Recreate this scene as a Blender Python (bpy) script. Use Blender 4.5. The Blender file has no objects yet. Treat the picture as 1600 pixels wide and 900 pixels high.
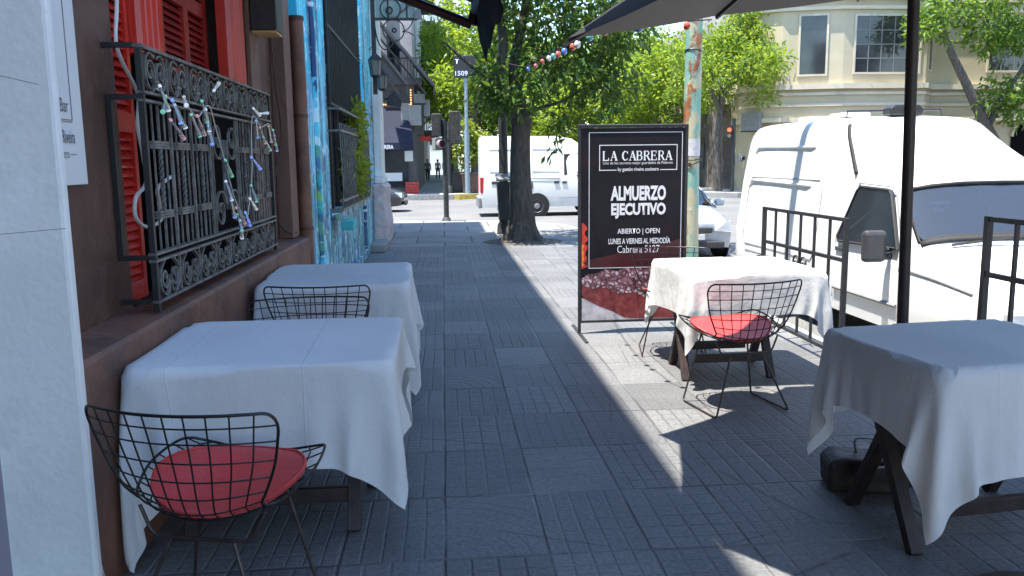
import bpy, bmesh, math, random
import numpy as np
from mathutils import Vector, Matrix, noise
R = math.radians
PI = math.pi
sc = bpy.context.scene
C = sc.collection

# ------------------------------------------------------------------ camera, sky, sun, exposure
F_PX = 1300.0
cd = bpy.data.cameras.new('camera')
cam = bpy.data.objects.new('camera', cd)
C.objects.link(cam)
cd.sensor_width = 36.0
cd.lens = 36.0 * F_PX / 1600.0
cd.clip_start = 0.05
cd.clip_end = 2000
_d = Vector(((692 - 800) / F_PX, (450 - 253) / F_PX, -1)).normalized()   # the pavement's vanishing point
_u = Vector((1, 0.012, 0)).cross(_d).normalized()
_x = _d.cross(_u)
cam.matrix_world = Matrix(((_x[0], _x[1], _x[2], 0), (_d[0], _d[1], _d[2], 0), (_u[0], _u[1], _u[2], 1.5), (0, 0, 0, 1)))
sc.camera = cam

SUN_DIR = Vector((0.26, 0.10, -1.0)).normalized()          # the way the light travels
w = bpy.data.worlds.new('World')
sc.world = w
w.use_nodes = True
nt = w.node_tree
bg = nt.nodes['Background']
sky = nt.nodes.new('ShaderNodeTexSky')
sky.sky_type = 'NISHITA'
sky.sun_disc = False
sky.sun_elevation = math.asin(-SUN_DIR.z)
sky.sun_rotation = math.atan2(-SUN_DIR.x, -SUN_DIR.y)
sky.air_density = 1.2
sky.dust_density = 0.25
sky.ozone_density = 4.0
nt.links.new(sky.outputs[0], bg.inputs[0])
bg.inputs[1].default_value = 0.148
sd = bpy.data.lights.new('sun', 'SUN')
sd.energy = 4.6
sd.angle = R(0.5)
sd.color = (1.0, 0.95, 0.87)
sun = bpy.data.objects.new('sun', sd)
C.objects.link(sun)
sun.rotation_euler = SUN_DIR.to_track_quat('-Z', 'Y').to_euler()
sc.view_settings.view_transform = 'Standard'
sc.view_settings.look = 'None'
sc.view_settings.exposure = 1.7
sc.view_settings.gamma = 1
sc.view_settings.use_curve_mapping = False
sc.render.engine = 'CYCLES'
sc.cycles.use_denoising = True
sc.cycles.max_bounces = 8
sc.cycles.transparent_max_bounces = 12
sc.cycles.caustics_reflective = False
sc.cycles.caustics_refractive = False

# ------------------------------------------------------------------ helpers
def thing(name, label, cat, loc=(0, 0, 0), rotz=0.0, group=None):
    o = bpy.data.objects.new(name, None)
    C.objects.link(o)
    o.empty_display_size = 0.1
    o.location = loc
    o.rotation_euler = (0, 0, rotz)
    o['label'] = label
    o['category'] = cat
    if group: o['group'] = group
    return o

def tag(o, label, cat, group=None):
    o['label'] = label
    o['category'] = cat
    if group: o['group'] = group
    return o

def dup(root, loc, rotz, label, group=None):
    r = root.copy(); C.objects.link(r)
    r.location = loc; r.rotation_euler = (0, 0, rotz); r['label'] = label
    if group: r['group'] = group
    for ch in list(root.children):
        c = ch.copy(); C.objects.link(c); c.parent = r
        for g in list(ch.children):
            d = g.copy(); C.objects.link(d); d.parent = c
    return r

def world_loc(o):
    v = Vector((0, 0, 0))
    while o is not None:
        v += Vector(o.location); o = o.parent
    return v

class MB:
    """collects shapes into one mesh"""
    def __init__(s):
        s.v = []; s.f = []; s.uv = None
    def add(s, vs, fs):
        n = len(s.v)
        s.v += [tuple(p) for p in vs]
        s.f += [tuple(i + n for i in f) for f in fs]
        return s
    def box(s, x0, x1, y0, y1, z0, z1):
        return s.add([(x0, y0, z0), (x1, y0, z0), (x1, y1, z0), (x0, y1, z0), (x0, y0, z1), (x1, y0, z1), (x1, y1, z1), (x0, y1, z1)],
                     [(3, 2, 1, 0), (4, 5, 6, 7), (0, 1, 5, 4), (1, 2, 6, 5), (2, 3, 7, 6), (3, 0, 4, 7)])
    def cbox(s, c, d, rot=None):
        hx, hy, hz = d[0] / 2, d[1] / 2, d[2] / 2
        vs = [Vector(p) for p in [(-hx, -hy, -hz), (hx, -hy, -hz), (hx, hy, -hz), (-hx, hy, -hz), (-hx, -hy, hz), (hx, -hy, hz), (hx, hy, hz), (-hx, hy, hz)]]
        if rot is not None: vs = [rot @ v for v in vs]
        return s.add([v + Vector(c) for v in vs], [(3, 2, 1, 0), (4, 5, 6, 7), (0, 1, 5, 4), (1, 2, 6, 5), (2, 3, 7, 6), (3, 0, 4, 7)])
    def bar(s, a, b, wd, th, up=(0, 0, 1)):
        """rectangular bar from a to b"""
        a, b = Vector(a), Vector(b)
        t = (b - a).normalized()
        u = Vector(up)
        if abs(u.dot(t)) > .95: u = Vector((0, 1, 0))
        sx = t.cross(u).normalized(); sy = sx.cross(t).normalized()
        vs = []
        for p in (a, b):
            for i, j in ((-1, -1), (1, -1), (1, 1), (-1, 1)):
                vs.append(p + sx * (i * wd / 2) + sy * (j * th / 2))
        return s.add(vs, [(3, 2, 1, 0), (4, 5, 6, 7), (0, 1, 5, 4), (1, 2, 6, 5), (2, 3, 7, 6), (3, 0, 4, 7)])
    def tube(s, pts, r, n=6, closed=False, cap=True):
        pts = [Vector(p) for p in pts]
        m = len(pts)
        rr = r if isinstance(r, (list, tuple)) else [r] * m
        T = []
        for i in range(m):
            if closed: t = pts[(i + 1) % m] - pts[i - 1]
            else: t = pts[min(i + 1, m - 1)] - pts[max(i - 1, 0)]
            T.append(t.normalized() if t.length > 1e-9 else Vector((0, 0, 1)))
        u = T[0].orthogonal().normalized()
        vs = []
        for i in range(m):
            u = (u - T[i] * u.dot(T[i]))
            u = u.normalized() if u.length > 1e-6 else T[i].orthogonal().normalized()
            k = T[i].cross(u)
            for j in range(n):
                a = 2 * PI * j / n
                vs.append(pts[i] + (u * math.cos(a) + k * math.sin(a)) * rr[i])
        fs = []
        for i in range(m if closed else m - 1):
            i2 = (i + 1) % m
            for j in range(n):
                j2 = (j + 1) % n
                fs.append((i * n + j, i * n + j2, i2 * n + j2, i2 * n + j))
        if cap and not closed:
            fs.append(tuple(range(n - 1, -1, -1)))
            fs.append(tuple(range((m - 1) * n, m * n)))
        return s.add(vs, fs)
    def lathe(s, prof, c=(0, 0, 0), n=20, axis='Z'):
        """prof: list of (r, h)"""
        vs = []
        for r, h in prof:
            for j in range(n):
                a = 2 * PI * j / n
                p = (r * math.cos(a), r * math.sin(a), h)
                if axis == 'X': p = (h, p[0], p[1])
                elif axis == 'Y': p = (p[1], h, p[0])
                vs.append((p[0] + c[0], p[1] + c[1], p[2] + c[2]))
        fs = []
        m = len(prof)
        for i in range(m - 1):
            for j in range(n):
                j2 = (j + 1) % n
                fs.append((i * n + j, i * n + j2, (i + 1) * n + j2, (i + 1) * n + j))
        fs.append(tuple(range(n - 1, -1, -1)))
        fs.append(tuple(range((m - 1) * n, m * n)))
        return s.add(vs, fs)
    def prism(s, poly, z0, z1):
        n = len(poly)
        vs = [(p[0], p[1], z0) for p in poly] + [(p[0], p[1], z1) for p in poly]
        fs = [tuple(range(n - 1, -1, -1)), tuple(range(n, 2 * n))]
        for i in range(n):
            j = (i + 1) % n
            fs.append((i, j, n + j, n + i))
        return s.add(vs, fs)
    def extr(s, poly3, d):
        """polygon of 3-D points extruded by vector d"""
        d = Vector(d); n = len(poly3)
        vs = [Vector(p) for p in poly3] + [Vector(p) + d for p in poly3]
        fs = [tuple(range(n - 1, -1, -1)), tuple(range(n, 2 * n))]
        for i in range(n):
            j = (i + 1) % n
            fs.append((i, j, n + j, n + i))
        return s.add(vs, fs)
    def grid(s, fn, nu, nv):
        vs = [fn(i / nu, j / nv) for j in range(nv + 1) for i in range(nu + 1)]
        fs = [(j * (nu + 1) + i, j * (nu + 1) + i + 1, (j + 1) * (nu + 1) + i + 1, (j + 1) * (nu + 1) + i) for j in range(nv) for i in range(nu)]
        return s.add(vs, fs)
    def ball(s, c, rx, ry=None, rz=None, nu=10, nv=8):
        ry = rx if ry is None else ry; rz = rx if rz is None else rz
        vs = [(c[0], c[1], c[2] - rz)]
        for j in range(1, nv):
            p = -PI / 2 + PI * j / nv
            for i in range(nu):
                a = 2 * PI * i / nu
                vs.append((c[0] + rx * math.cos(p) * math.cos(a), c[1] + ry * math.cos(p) * math.sin(a), c[2] + rz * math.sin(p)))
        vs.append((c[0], c[1], c[2] + rz))
        fs = []
        for i in range(nu):
            fs.append((0, 1 + (i + 1) % nu, 1 + i))
            b = 1 + (nv - 2) * nu
            fs.append((b + i, b + (i + 1) % nu, len(vs) - 1))
        for j in range(nv - 2):
            for i in range(nu):
                a = 1 + j * nu
                fs.append((a + i, a + (i + 1) % nu, a + nu + (i + 1) % nu, a + nu + i))
        return s.add(vs, fs)
    def build(s, name, mat, parent=None, smooth=None, bevel=0, world=False, fix=True, sub=0, solid=0):
        me = bpy.data.meshes.new(name)
        vs = s.v
        if world and parent is not None:
            o = world_loc(parent)
            vs = [(p[0] - o.x, p[1] - o.y, p[2] - o.z) for p in vs]
        me.from_pydata([tuple(p) for p in vs], [], s.f)
        if fix:
            bm = bmesh.new(); bm.from_mesh(me)
            bmesh.ops.recalc_face_normals(bm, faces=bm.faces)
            bm.to_mesh(me); bm.free()
        if smooth is not None:
            me.shade_smooth()
            if smooth < 180: me.set_sharp_from_angle(angle=R(smooth))
        me.materials.append(mat)
        ob = bpy.data.objects.new(name, me)
        C.objects.link(ob)
        ob.parent = parent
        if solid:
            m = ob.modifiers.new('solid', 'SOLIDIFY'); m.thickness = solid; m.offset = 0
        if bevel:
            m = ob.modifiers.new('bevel', 'BEVEL'); m.width = bevel; m.segments = 2; m.limit_method = 'ANGLE'; m.angle_limit = R(40)
        if sub:
            m = ob.modifiers.new('sub', 'SUBSURF'); m.levels = sub; m.render_levels = sub
        return ob

def setting(name, mb, mat, smooth=None):
    o = mb.build(name, mat, None, smooth)
    o['kind'] = 'structure'
    return o

# ------------------------------------------------------------------ materials
def new_mat(name):
    m = bpy.data.materials.new(name); m.use_nodes = True
    return m, m.node_tree.nodes, m.node_tree.links, m.node_tree.nodes['Principled BSDF']

def nd(n, t, **kw):
    x = n.new(t)
    for k, v in kw.items(): setattr(x, k, v)
    return x

def ramp(n, stops, interp='LINEAR'):
    r = n.new('ShaderNodeValToRGB')
    r.color_ramp.interpolation = interp
    e = r.color_ramp.elements
    while len(e) < len(stops): e.new(0.5)
    for i, (p, c) in enumerate(stops):
        e[i].position = p
        e[i].color = (c[0], c[1], c[2], 1) if not isinstance(c, (int, float)) else (c, c, c, 1)
    return r

def math_(n, l, op, a, b=None, c=None):
    m = n.new('ShaderNodeMath'); m.operation = op
    for i, x in enumerate((a, b, c)):
        if x is None: continue
        if isinstance(x, (int, float)): m.inputs[i].default_value = x
        else: l.new(x, m.inputs[i])
    return m.outputs[0]

def mixc(n, l, fac, a, b, mode='MIX'):
    m = n.new('ShaderNodeMix'); m.data_type = 'RGBA'; m.blend_type = mode
    for sock, x in ((m.inputs[0], fac), (m.inputs[6], a), (m.inputs[7], b)):
        if isinstance(x, (int, float)): sock.default_value = x
        elif isinstance(x, tuple): sock.default_value = (x[0], x[1], x[2], 1)
        else: l.new(x, sock)
    return m.outputs[2]

def simple(name, col, rough=0.5, metal=0.0, var=0.25, scale=6.0, bump=0.0, bscale=60.0, spec=0.5, coat=0.0, dirt=None, dirt_amt=0.5, coords='Object'):
    """one paint or stuff with gentle mottling, fine bump and, if asked, patches of a second colour (dirt, rust)"""
    m, n, l, b = new_mat(name)
    tc = nd(n, 'ShaderNodeTexCoord')
    no = nd(n, 'ShaderNodeTexNoise'); no.inputs['Scale'].default_value = scale; no.inputs['Detail'].default_value = 6
    l.new(tc.outputs[coords], no.inputs['Vector'])
    lo = tuple(max(0, c * (1 - var)) for c in col); hi = tuple(min(1, c * (1 + var)) for c in col)
    r = ramp(n, [(0.3, lo), (0.7, hi)])
    l.new(no.outputs['Fac'], r.inputs[0])
    out = r.outputs[0]
    if dirt is not None:
        n2 = nd(n, 'ShaderNodeTexNoise'); n2.inputs['Scale'].default_value = scale * 0.7; n2.inputs['Detail'].default_value = 8; n2.inputs['Roughness'].default_value = 0.7
        mp = nd(n, 'ShaderNodeMapping'); mp.inputs['Location'].default_value = (7.3, 2.1, 5.5)
        l.new(tc.outputs[coords], mp.inputs[0]); l.new(mp.outputs[0], n2.inputs['Vector'])
        r2 = ramp(n, [(0.62 - 0.3 * dirt_amt, 0.0), (0.75 - 0.25 * dirt_amt, 1.0)])
        l.new(n2.outputs['Fac'], r2.inputs[0])
        out = mixc(n, l, r2.outputs[0], out, dirt)
    l.new(out, b.inputs['Base Color'])
    b.inputs['Roughness'].default_value = rough
    b.inputs['Metallic'].default_value = metal
    b.inputs['Specular IOR Level'].default_value = spec
    b.inputs['Coat Weight'].default_value = coat
    b.inputs['Coat Roughness'].default_value = 0.05
    if bump:
        nb = nd(n, 'ShaderNodeTexNoise'); nb.inputs['Scale'].default_value = bscale; nb.inputs['Detail'].default_value = 5
        l.new(tc.outputs[coords], nb.inputs['Vector'])
        bp = nd(n, 'ShaderNodeBump'); bp.inputs['Strength'].default_value = bump; bp.inputs['Distance'].default_value = 0.02
        l.new(nb.outputs['Fac'], bp.inputs['Height']); l.new(bp.outputs[0], b.inputs['Normal'])
    return m

def emit(name, col, st):
    m, n, l, b = new_mat(name)
    b.inputs['Base Color'].default_value = (*col, 1)
    b.inputs['Emission Color'].default_value = (*col, 1)
    b.inputs['Emission Strength'].default_value = st
    return m

def leaf_mat(name, a, b_, tr=0.35):
    m, n, l, b = new_mat(name)
    g = nd(n, 'ShaderNodeNewGeometry')
    r = ramp(n, [(0.0, a), (1.0, b_)])
    l.new(g.outputs['Random Per Island'], r.inputs[0])
    l.new(r.outputs[0], b.inputs['Base Color'])
    b.inputs['Roughness'].default_value = 0.45
    b.inputs['Specular IOR Level'].default_value = 0.35
    t = nd(n, 'ShaderNodeBsdfTranslucent')
    tcol = mixc(n, l, 0.5, r.outputs[0], (b_[0] * 2.2, b_[1] * 2.0, b_[2] * 0.8))
    l.new(tcol, t.inputs[0])
    mx = nd(n, 'ShaderNodeMixShader'); mx.inputs[0].default_value = tr
    l.new(b.outputs[0], mx.inputs[1]); l.new(t.outputs[0], mx.inputs[2])
    l.new(mx.outputs[0], n['Material Output'].inputs[0])
    return m

def glass_mat(name, tint, refl=0.12, body=None, body_amt=0.0):
    m, n, l, b = new_mat(name)
    t = nd(n, 'ShaderNodeBsdfTransparent'); t.inputs[0].default_value = (*tint, 1)
    g = nd(n, 'ShaderNodeBsdfGlossy'); g.inputs['Roughness'].default_value = 0.03; g.inputs[0].default_value = (1, 1, 1, 1)
    fr = nd(n, 'ShaderNodeFresnel'); fr.inputs[0].default_value = 1.5
    f2 = math_(n, l, 'ADD', fr.outputs[0], refl)
    base = t.outputs[0]
    if body is not None:                      # diffuse film; on the windscreen it paints in the sky's reflection
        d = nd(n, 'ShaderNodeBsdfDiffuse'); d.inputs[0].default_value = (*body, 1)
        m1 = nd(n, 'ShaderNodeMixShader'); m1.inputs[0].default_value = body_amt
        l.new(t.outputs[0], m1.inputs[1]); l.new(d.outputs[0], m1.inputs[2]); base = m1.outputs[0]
    mx = nd(n, 'ShaderNodeMixShader')
    l.new(f2, mx.inputs[0]); l.new(base, mx.inputs[1]); l.new(g.outputs[0], mx.inputs[2])
    l.new(mx.outputs[0], n['Material Output'].inputs[0])
    return m

def pavement_mat():
    m, n, l, b = new_mat('grooved cement tiles')
    g = nd(n, 'ShaderNodeTexCoord')
    # a slight wander so the joints are not ruled
    nz = nd(n, 'ShaderNodeTexNoise'); nz.inputs['Scale'].default_value = 1.3; nz.inputs['Detail'].default_value = 3
    l.new(g.outputs['Object'], nz.inputs['Vector'])
    ofs = nd(n, 'ShaderNodeVectorMath', operation='MULTIPLY_ADD')
    l.new(nz.outputs['Color'], ofs.inputs[0]); ofs.inputs[1].default_value = (0.02, 0.02, 0); l.new(g.outputs['Object'], ofs.inputs[2])
    sp = nd(n, 'ShaderNodeSeparateXYZ'); l.new(ofs.outputs[0], sp.inputs[0])
    TX, TY = 0.4, 0.6
    ux = math_(n, l, 'DIVIDE', math_(n, l, 'ADD', sp.outputs[0], 0.02), TX)
    uy = math_(n, l, 'DIVIDE', sp.outputs[1], TY)
    ix = math_(n, l, 'FLOOR', ux); iy = math_(n, l, 'FLOOR', uy)
    cid = nd(n, 'ShaderNodeCombineXYZ'); l.new(ix, cid.inputs[0]); l.new(iy, cid.inputs[1])
    wn = nd(n, 'ShaderNodeTexWhiteNoise', noise_dimensions='2D'); l.new(cid.outputs[0], wn.inputs['Vector'])
    cid2 = nd(n, 'ShaderNodeCombineXYZ'); l.new(math_(n, l, 'ADD', ix, 31.5), cid2.inputs[0]); l.new(math_(n, l, 'ADD', iy, 17.5), cid2.inputs[1])
    wn2 = nd(n, 'ShaderNodeTexWhiteNoise', noise_dimensions='2D'); l.new(cid2.outputs[0], wn2.inputs['Vector'])
    fx = math_(n, l, 'FRACT', ux); fy = math_(n, l, 'FRACT', uy)
    def groove(f, k, wd):
        a = math_(n, l, 'FRACT', math_(n, l, 'MULTIPLY', f, k))
        dd = math_(n, l, 'ABSOLUTE', math_(n, l, 'SUBTRACT', a, 0.5))
        mr = nd(n, 'ShaderNodeMapRange'); mr.interpolation_type = 'SMOOTHSTEP'
        l.new(dd, mr.inputs[0]); mr.inputs[1].default_value = 0.5 - wd * 1.8; mr.inputs[2].default_value = 0.5 - wd * 0.3
        return mr.outputs[0]
    jx = groove(fx, 1, 0.016); jy = groove(fy, 1, 0.012)
    wn3 = nd(n, 'ShaderNodeTexWhiteNoise', noise_dimensions='2D')
    cid3 = nd(n, 'ShaderNodeCombineXYZ'); l.new(math_(n, l, 'ADD', ix, 71.5), cid3.inputs[0]); l.new(math_(n, l, 'ADD', iy, 53.5), cid3.inputs[1]); l.new(cid3.outputs[0], wn3.inputs['Vector'])
    kx = math_(n, l, 'ADD', 4.0, math_(n, l, 'FLOOR', math_(n, l, 'MULTIPLY', wn3.outputs[0], 2.99)))
    gx = groove(fx, kx, 0.06); gy = groove(fy, 6, 0.055)
    # a few tiles carry curved ribs instead
    rad = math_(n, l, 'SQRT', math_(n, l, 'ADD', math_(n, l, 'MULTIPLY', fx, fx), math_(n, l, 'MULTIPLY', math_(n, l, 'MULTIPLY', fy, fy), 2.2)))
    arc = math_(n, l, 'MULTIPLY', groove(rad, 6, 0.07), math_(n, l, 'GREATER_THAN', wn3.outputs[0], 0.90))
    # cross grooves mostly on the near, right-hand tiles; striped ones farther along
    near = nd(n, 'ShaderNodeMapRange'); l.new(sp.outputs[1], near.inputs[0]); near.inputs[1].default_value = 9.0; near.inputs[2].default_value = 4.5
    nr = nd(n, 'ShaderNodeMapRange'); l.new(sp.outputs[0], nr.inputs[0]); nr.inputs[1].default_value = 0.9; nr.inputs[2].default_value = 1.1
    pn = math_(n, l, 'MAXIMUM', near.outputs[0], math_(n, l, 'MULTIPLY', nr.outputs[0], 0.8))
    has_y = math_(n, l, 'LESS_THAN', wn.outputs[0], math_(n, l, 'ADD', 0.08, math_(n, l, 'MULTIPLY', pn, 0.86)))
    has_x = math_(n, l, 'LESS_THAN', wn2.outputs[0], 0.93)
    fade = nd(n, 'ShaderNodeMapRange'); l.new(sp.outputs[1], fade.inputs[0]); fade.inputs[1].default_value = 15.2; fade.inputs[2].default_value = 14.8
    gx = math_(n, l, 'MULTIPLY', math_(n, l, 'MULTIPLY', gx, has_x), fade.outputs[0])
    gy = math_(n, l, 'MULTIPLY', math_(n, l, 'MULTIPLY', gy, has_y), math_(n, l, 'MULTIPLY', fade.outputs[0], 0.8))
    # worn places where the grooves fade
    wr = nd(n, 'ShaderNodeTexNoise'); wr.inputs['Scale'].default_value = 1.7; wr.inputs['Detail'].default_value = 6; wr.inputs['Roughness'].default_value = 0.65
    l.new(g.outputs['Object'], wr.inputs['Vector'])
    wear = ramp(n, [(0.34, 0.25), (0.55, 1.0)]); l.new(wr.outputs['Fac'], wear.inputs[0])
    noarc = math_(n, l, 'LESS_THAN', wn3.outputs[0], 0.90)
    strg = math_(n, l, 'ADD', 0.35, math_(n, l, 'MULTIPLY', wn.outputs[0], 0.65))
    grv = math_(n, l, 'MULTIPLY', math_(n, l, 'MAXIMUM', math_(n, l, 'MULTIPLY', math_(n, l, 'MAXIMUM', gx, gy), noarc), arc), math_(n, l, 'MULTIPLY', wear.outputs[0], strg))
    jn = nd(n, 'ShaderNodeTexNoise'); jn.inputs['Scale'].default_value = 2.6; jn.inputs['Detail'].default_value = 5
    l.new(g.outputs['Object'], jn.inputs['Vector'])
    jr = ramp(n, [(0.36, 0.15), (0.56, 1.0)]); l.new(jn.outputs['Fac'], jr.inputs[0])
    jj = math_(n, l, 'MULTIPLY', math_(n, l, 'MAXIMUM', jx, jy), jr.outputs[0])
    allg = math_(n, l, 'MAXIMUM', math_(n, l, 'MULTIPLY', grv, 0.7), jj)
    # colour
    big = nd(n, 'ShaderNodeTexNoise'); big.inputs['Scale'].default_value = 0.9; big.inputs['Detail'].default_value = 9; big.inputs['Roughness'].default_value = 0.7
    l.new(g.outputs['Object'], big.inputs['Vector'])
    base = ramp(n, [(0.25, (0.105, 0.108, 0.114)), (0.75, (0.175, 0.173, 0.169))]); l.new(big.outputs['Fac'], base.inputs[0])
    tint = math_(n, l, 'ADD', 0.80, math_(n, l, 'MULTIPLY', wn2.outputs[0], 0.34))
    tv = nd(n, 'ShaderNodeVectorMath', operation='SCALE'); l.new(base.outputs[0], tv.inputs[0]); l.new(tint, tv.inputs['Scale'])
    fine = nd(n, 'ShaderNodeTexNoise'); fine.inputs['Scale'].default_value = 55; fine.inputs['Detail'].default_value = 6
    l.new(g.outputs['Object'], fine.inputs['Vector'])
    fr = ramp(n, [(0.3, 0.72), (0.7, 1.25)]); l.new(fine.outputs['Fac'], fr.inputs[0])
    c1 = mixc(n, l, 1.0, tv.outputs[0], fr.outputs[0], 'MULTIPLY')
    # joints: dark dirt, here and there pale grout
    gr = nd(n, 'ShaderNodeTexNoise'); gr.inputs['Scale'].default_value = 0.8; gr.inputs['Detail'].default_value = 4
    l.new(g.outputs['Object'], gr.inputs['Vector'])
    gcol = ramp(n, [(0.42, (0.045, 0.045, 0.048)), (0.52, (0.10, 0.10, 0.10)), (0.66, (0.30, 0.295, 0.285))]); l.new(gr.outputs['Fac'], gcol.inputs[0])
    c2 = mixc(n, l, math_(n, l, 'MULTIPLY', allg, 0.75), c1, gcol.outputs[0])
    # spots of old gum and drips
    vo = nd(n, 'ShaderNodeTexVoronoi'); vo.inputs['Scale'].default_value = 3.1; l.new(g.outputs['Object'], vo.inputs['Vector'])
    vs = ramp(n, [(0.035, 1.0), (0.06, 0.0)]); l.new(vo.outputs['Distance'], vs.inputs[0])
    c3 = mixc(n, l, math_(n, l, 'MULTIPLY', vs.outputs[0], 0.35), c2, (0.04, 0.04, 0.045))
    # old water and grease stains, and cracks across a few tiles
    sn = nd(n, 'ShaderNodeTexNoise'); sn.inputs['Scale'].default_value = 0.55; sn.inputs['Detail'].default_value = 10; sn.inputs['Roughness'].default_value = 0.75; sn.inputs['Distortion'].default_value = 0.8
    l.new(g.outputs['Object'], sn.inputs['Vector'])
    sr = ramp(n, [(0.50, 0.0), (0.60, 1.0)]); l.new(sn.outputs['Fac'], sr.inputs[0])
    c3 = mixc(n, l, math_(n, l, 'MULTIPLY', sr.outputs[0], 0.30), c3, (0.075, 0.076, 0.08))
    ck = nd(n, 'ShaderNodeTexVoronoi'); ck.feature = 'DISTANCE_TO_EDGE'; ck.inputs['Scale'].default_value = 0.9
    l.new(ofs.outputs[0], ck.inputs['Vector'])
    kr = ramp(n, [(0.0, 1.0), (0.006, 0.0)]); l.new(ck.outputs['Distance'], kr.inputs[0])
    kk = math_(n, l, 'MULTIPLY', kr.outputs[0], math_(n, l, 'GREATER_THAN', big.outputs['Fac'], 0.52))
    c3 = mixc(n, l, math_(n, l, 'MULTIPLY', kk, 0.7), c3, (0.04, 0.04, 0.04))
    l.new(c3, b.inputs['Base Color'])
    b.inputs['Roughness'].default_value = 0.62
    b.inputs['Specular IOR Level'].default_value = 0.4
    h = math_(n, l, 'SUBTRACT', math_(n, l, 'MULTIPLY', fine.outputs['Fac'], 0.15), allg)
    h = math_(n, l, 'ADD', h, math_(n, l, 'MULTIPLY', wn.outputs[0], 0.25))
    bp = nd(n, 'ShaderNodeBump'); bp.inputs['Strength'].default_value = 0.75; bp.inputs['Distance'].default_value = 0.012
    l.new(h, bp.inputs['Height']); l.new(bp.outputs[0], b.inputs['Normal'])
    return m

def mural_mat():
    m, n, l, b = new_mat('painted mural')
    tc = nd(n, 'ShaderNodeTexCoord')
    sp = nd(n, 'ShaderNodeSeparateXYZ'); l.new(tc.outputs['Object'], sp.inputs[0])
    wv = nd(n, 'ShaderNodeTexNoise'); wv.inputs['Scale'].default_value = 0.9; wv.inputs['Detail'].default_value = 3
    l.new(tc.outputs['Object'], wv.inputs['Vector'])
    zz = math_(n, l, 'ADD', sp.outputs[2], math_(n, l, 'MULTIPLY', math_(n, l, 'SUBTRACT', wv.outputs['Fac'], 0.5), 1.4))
    zn = math_(n, l, 'DIVIDE', zz, 5.0)
    base = ramp(n, [(0.0, (0.07, 0.13, 0.21)), (0.18, (0.08, 0.20, 0.31)), (0.34, (0.09, 0.25, 0.46)), (0.46, (0.13, 0.36, 0.60)), (0.5, (0.03, 0.55, 0.78)), (0.75, (0.03, 0.62, 0.85)), (1.0, (0.12, 0.66, 0.82))])
    l.new(zn, base.inputs[0])
    def strokes(sy, sz, off, lo, hi, rough=0.6, dist=1.0):
        mp = nd(n, 'ShaderNodeMapping'); mp.inputs['Scale'].default_value = (1.0, sy, sz); mp.inputs['Location'].default_value = (off, off * 1.7, off * 0.6)
        l.new(tc.outputs['Object'], mp.inputs[0])
        x = nd(n, 'ShaderNodeTexNoise'); x.inputs['Scale'].default_value = 1.0; x.inputs['Detail'].default_value = 4; x.inputs['Roughness'].default_value = rough; x.inputs['Distortion'].default_value = dist
        l.new(mp.outputs[0], x.inputs['Vector'])
        r = ramp(n, [(lo, 0.0), (hi, 1.0)]); l.new(x.outputs['Fac'], r.inputs[0])
        return r.outputs[0]
    low = nd(n, 'ShaderNodeMapRange'); l.new(sp.outputs[2], low.inputs[0]); low.inputs[1].default_value = 2.5; low.inputs[2].default_value = 1.6
    c = mixc(n, l, strokes(2.6, 0.8, 3.0, 0.52, 0.56), base.outputs[0], (0.04, 0.10, 0.22))
    c = mixc(n, l, math_(n, l, 'MULTIPLY', strokes(6.0, 1.1, 11.0, 0.56, 0.575), 0.9), c, (0.20, 0.78, 0.92))
    c = mixc(n, l, math_(n, l, 'MULTIPLY', strokes(7.0, 1.2, 21.0, 0.58, 0.595), low.outputs[0]), c, (0.16, 0.42, 0.30))
    c = mixc(n, l, math_(n, l, 'MULTIPLY', strokes(4.0, 1.5, 33.0, 0.60, 0.612), low.outputs[0]), c, (0.05, 0.50, 0.58))
    c = mixc(n, l, math_(n, l, 'MULTIPLY', strokes(9.0, 3.6, 41.0, 0.60, 0.615, 0.5, 2.6), 1.0), c, (0.78, 0.92, 0.95))
    c = mixc(n, l, math_(n, l, 'MULTIPLY', strokes(7.0, 1.6, 57.0, 0.63, 0.66), low.outputs[0]), c, (0.30, 0.60, 0.22))
    c = mixc(n, l, strokes(2.5, 2.5, 71.0, 0.70, 0.72), c, (0.62, 0.12, 0.16))
    l.new(c, b.inputs['Base Color'])
    b.inputs['Roughness'].default_value = 0.55
    nb = nd(n, 'ShaderNodeTexNoise'); nb.inputs['Scale'].default_value = 25; nb.inputs['Detail'].default_value = 5
    l.new(tc.outputs['Object'], nb.inputs['Vector'])
    bp = nd(n, 'ShaderNodeBump'); bp.inputs['Strength'].default_value = 0.25; bp.inputs['Distance'].default_value = 0.02
    l.new(nb.outputs['Fac'], bp.inputs['Height']); l.new(bp.outputs[0], b.inputs['Normal'])
    return m

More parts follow.
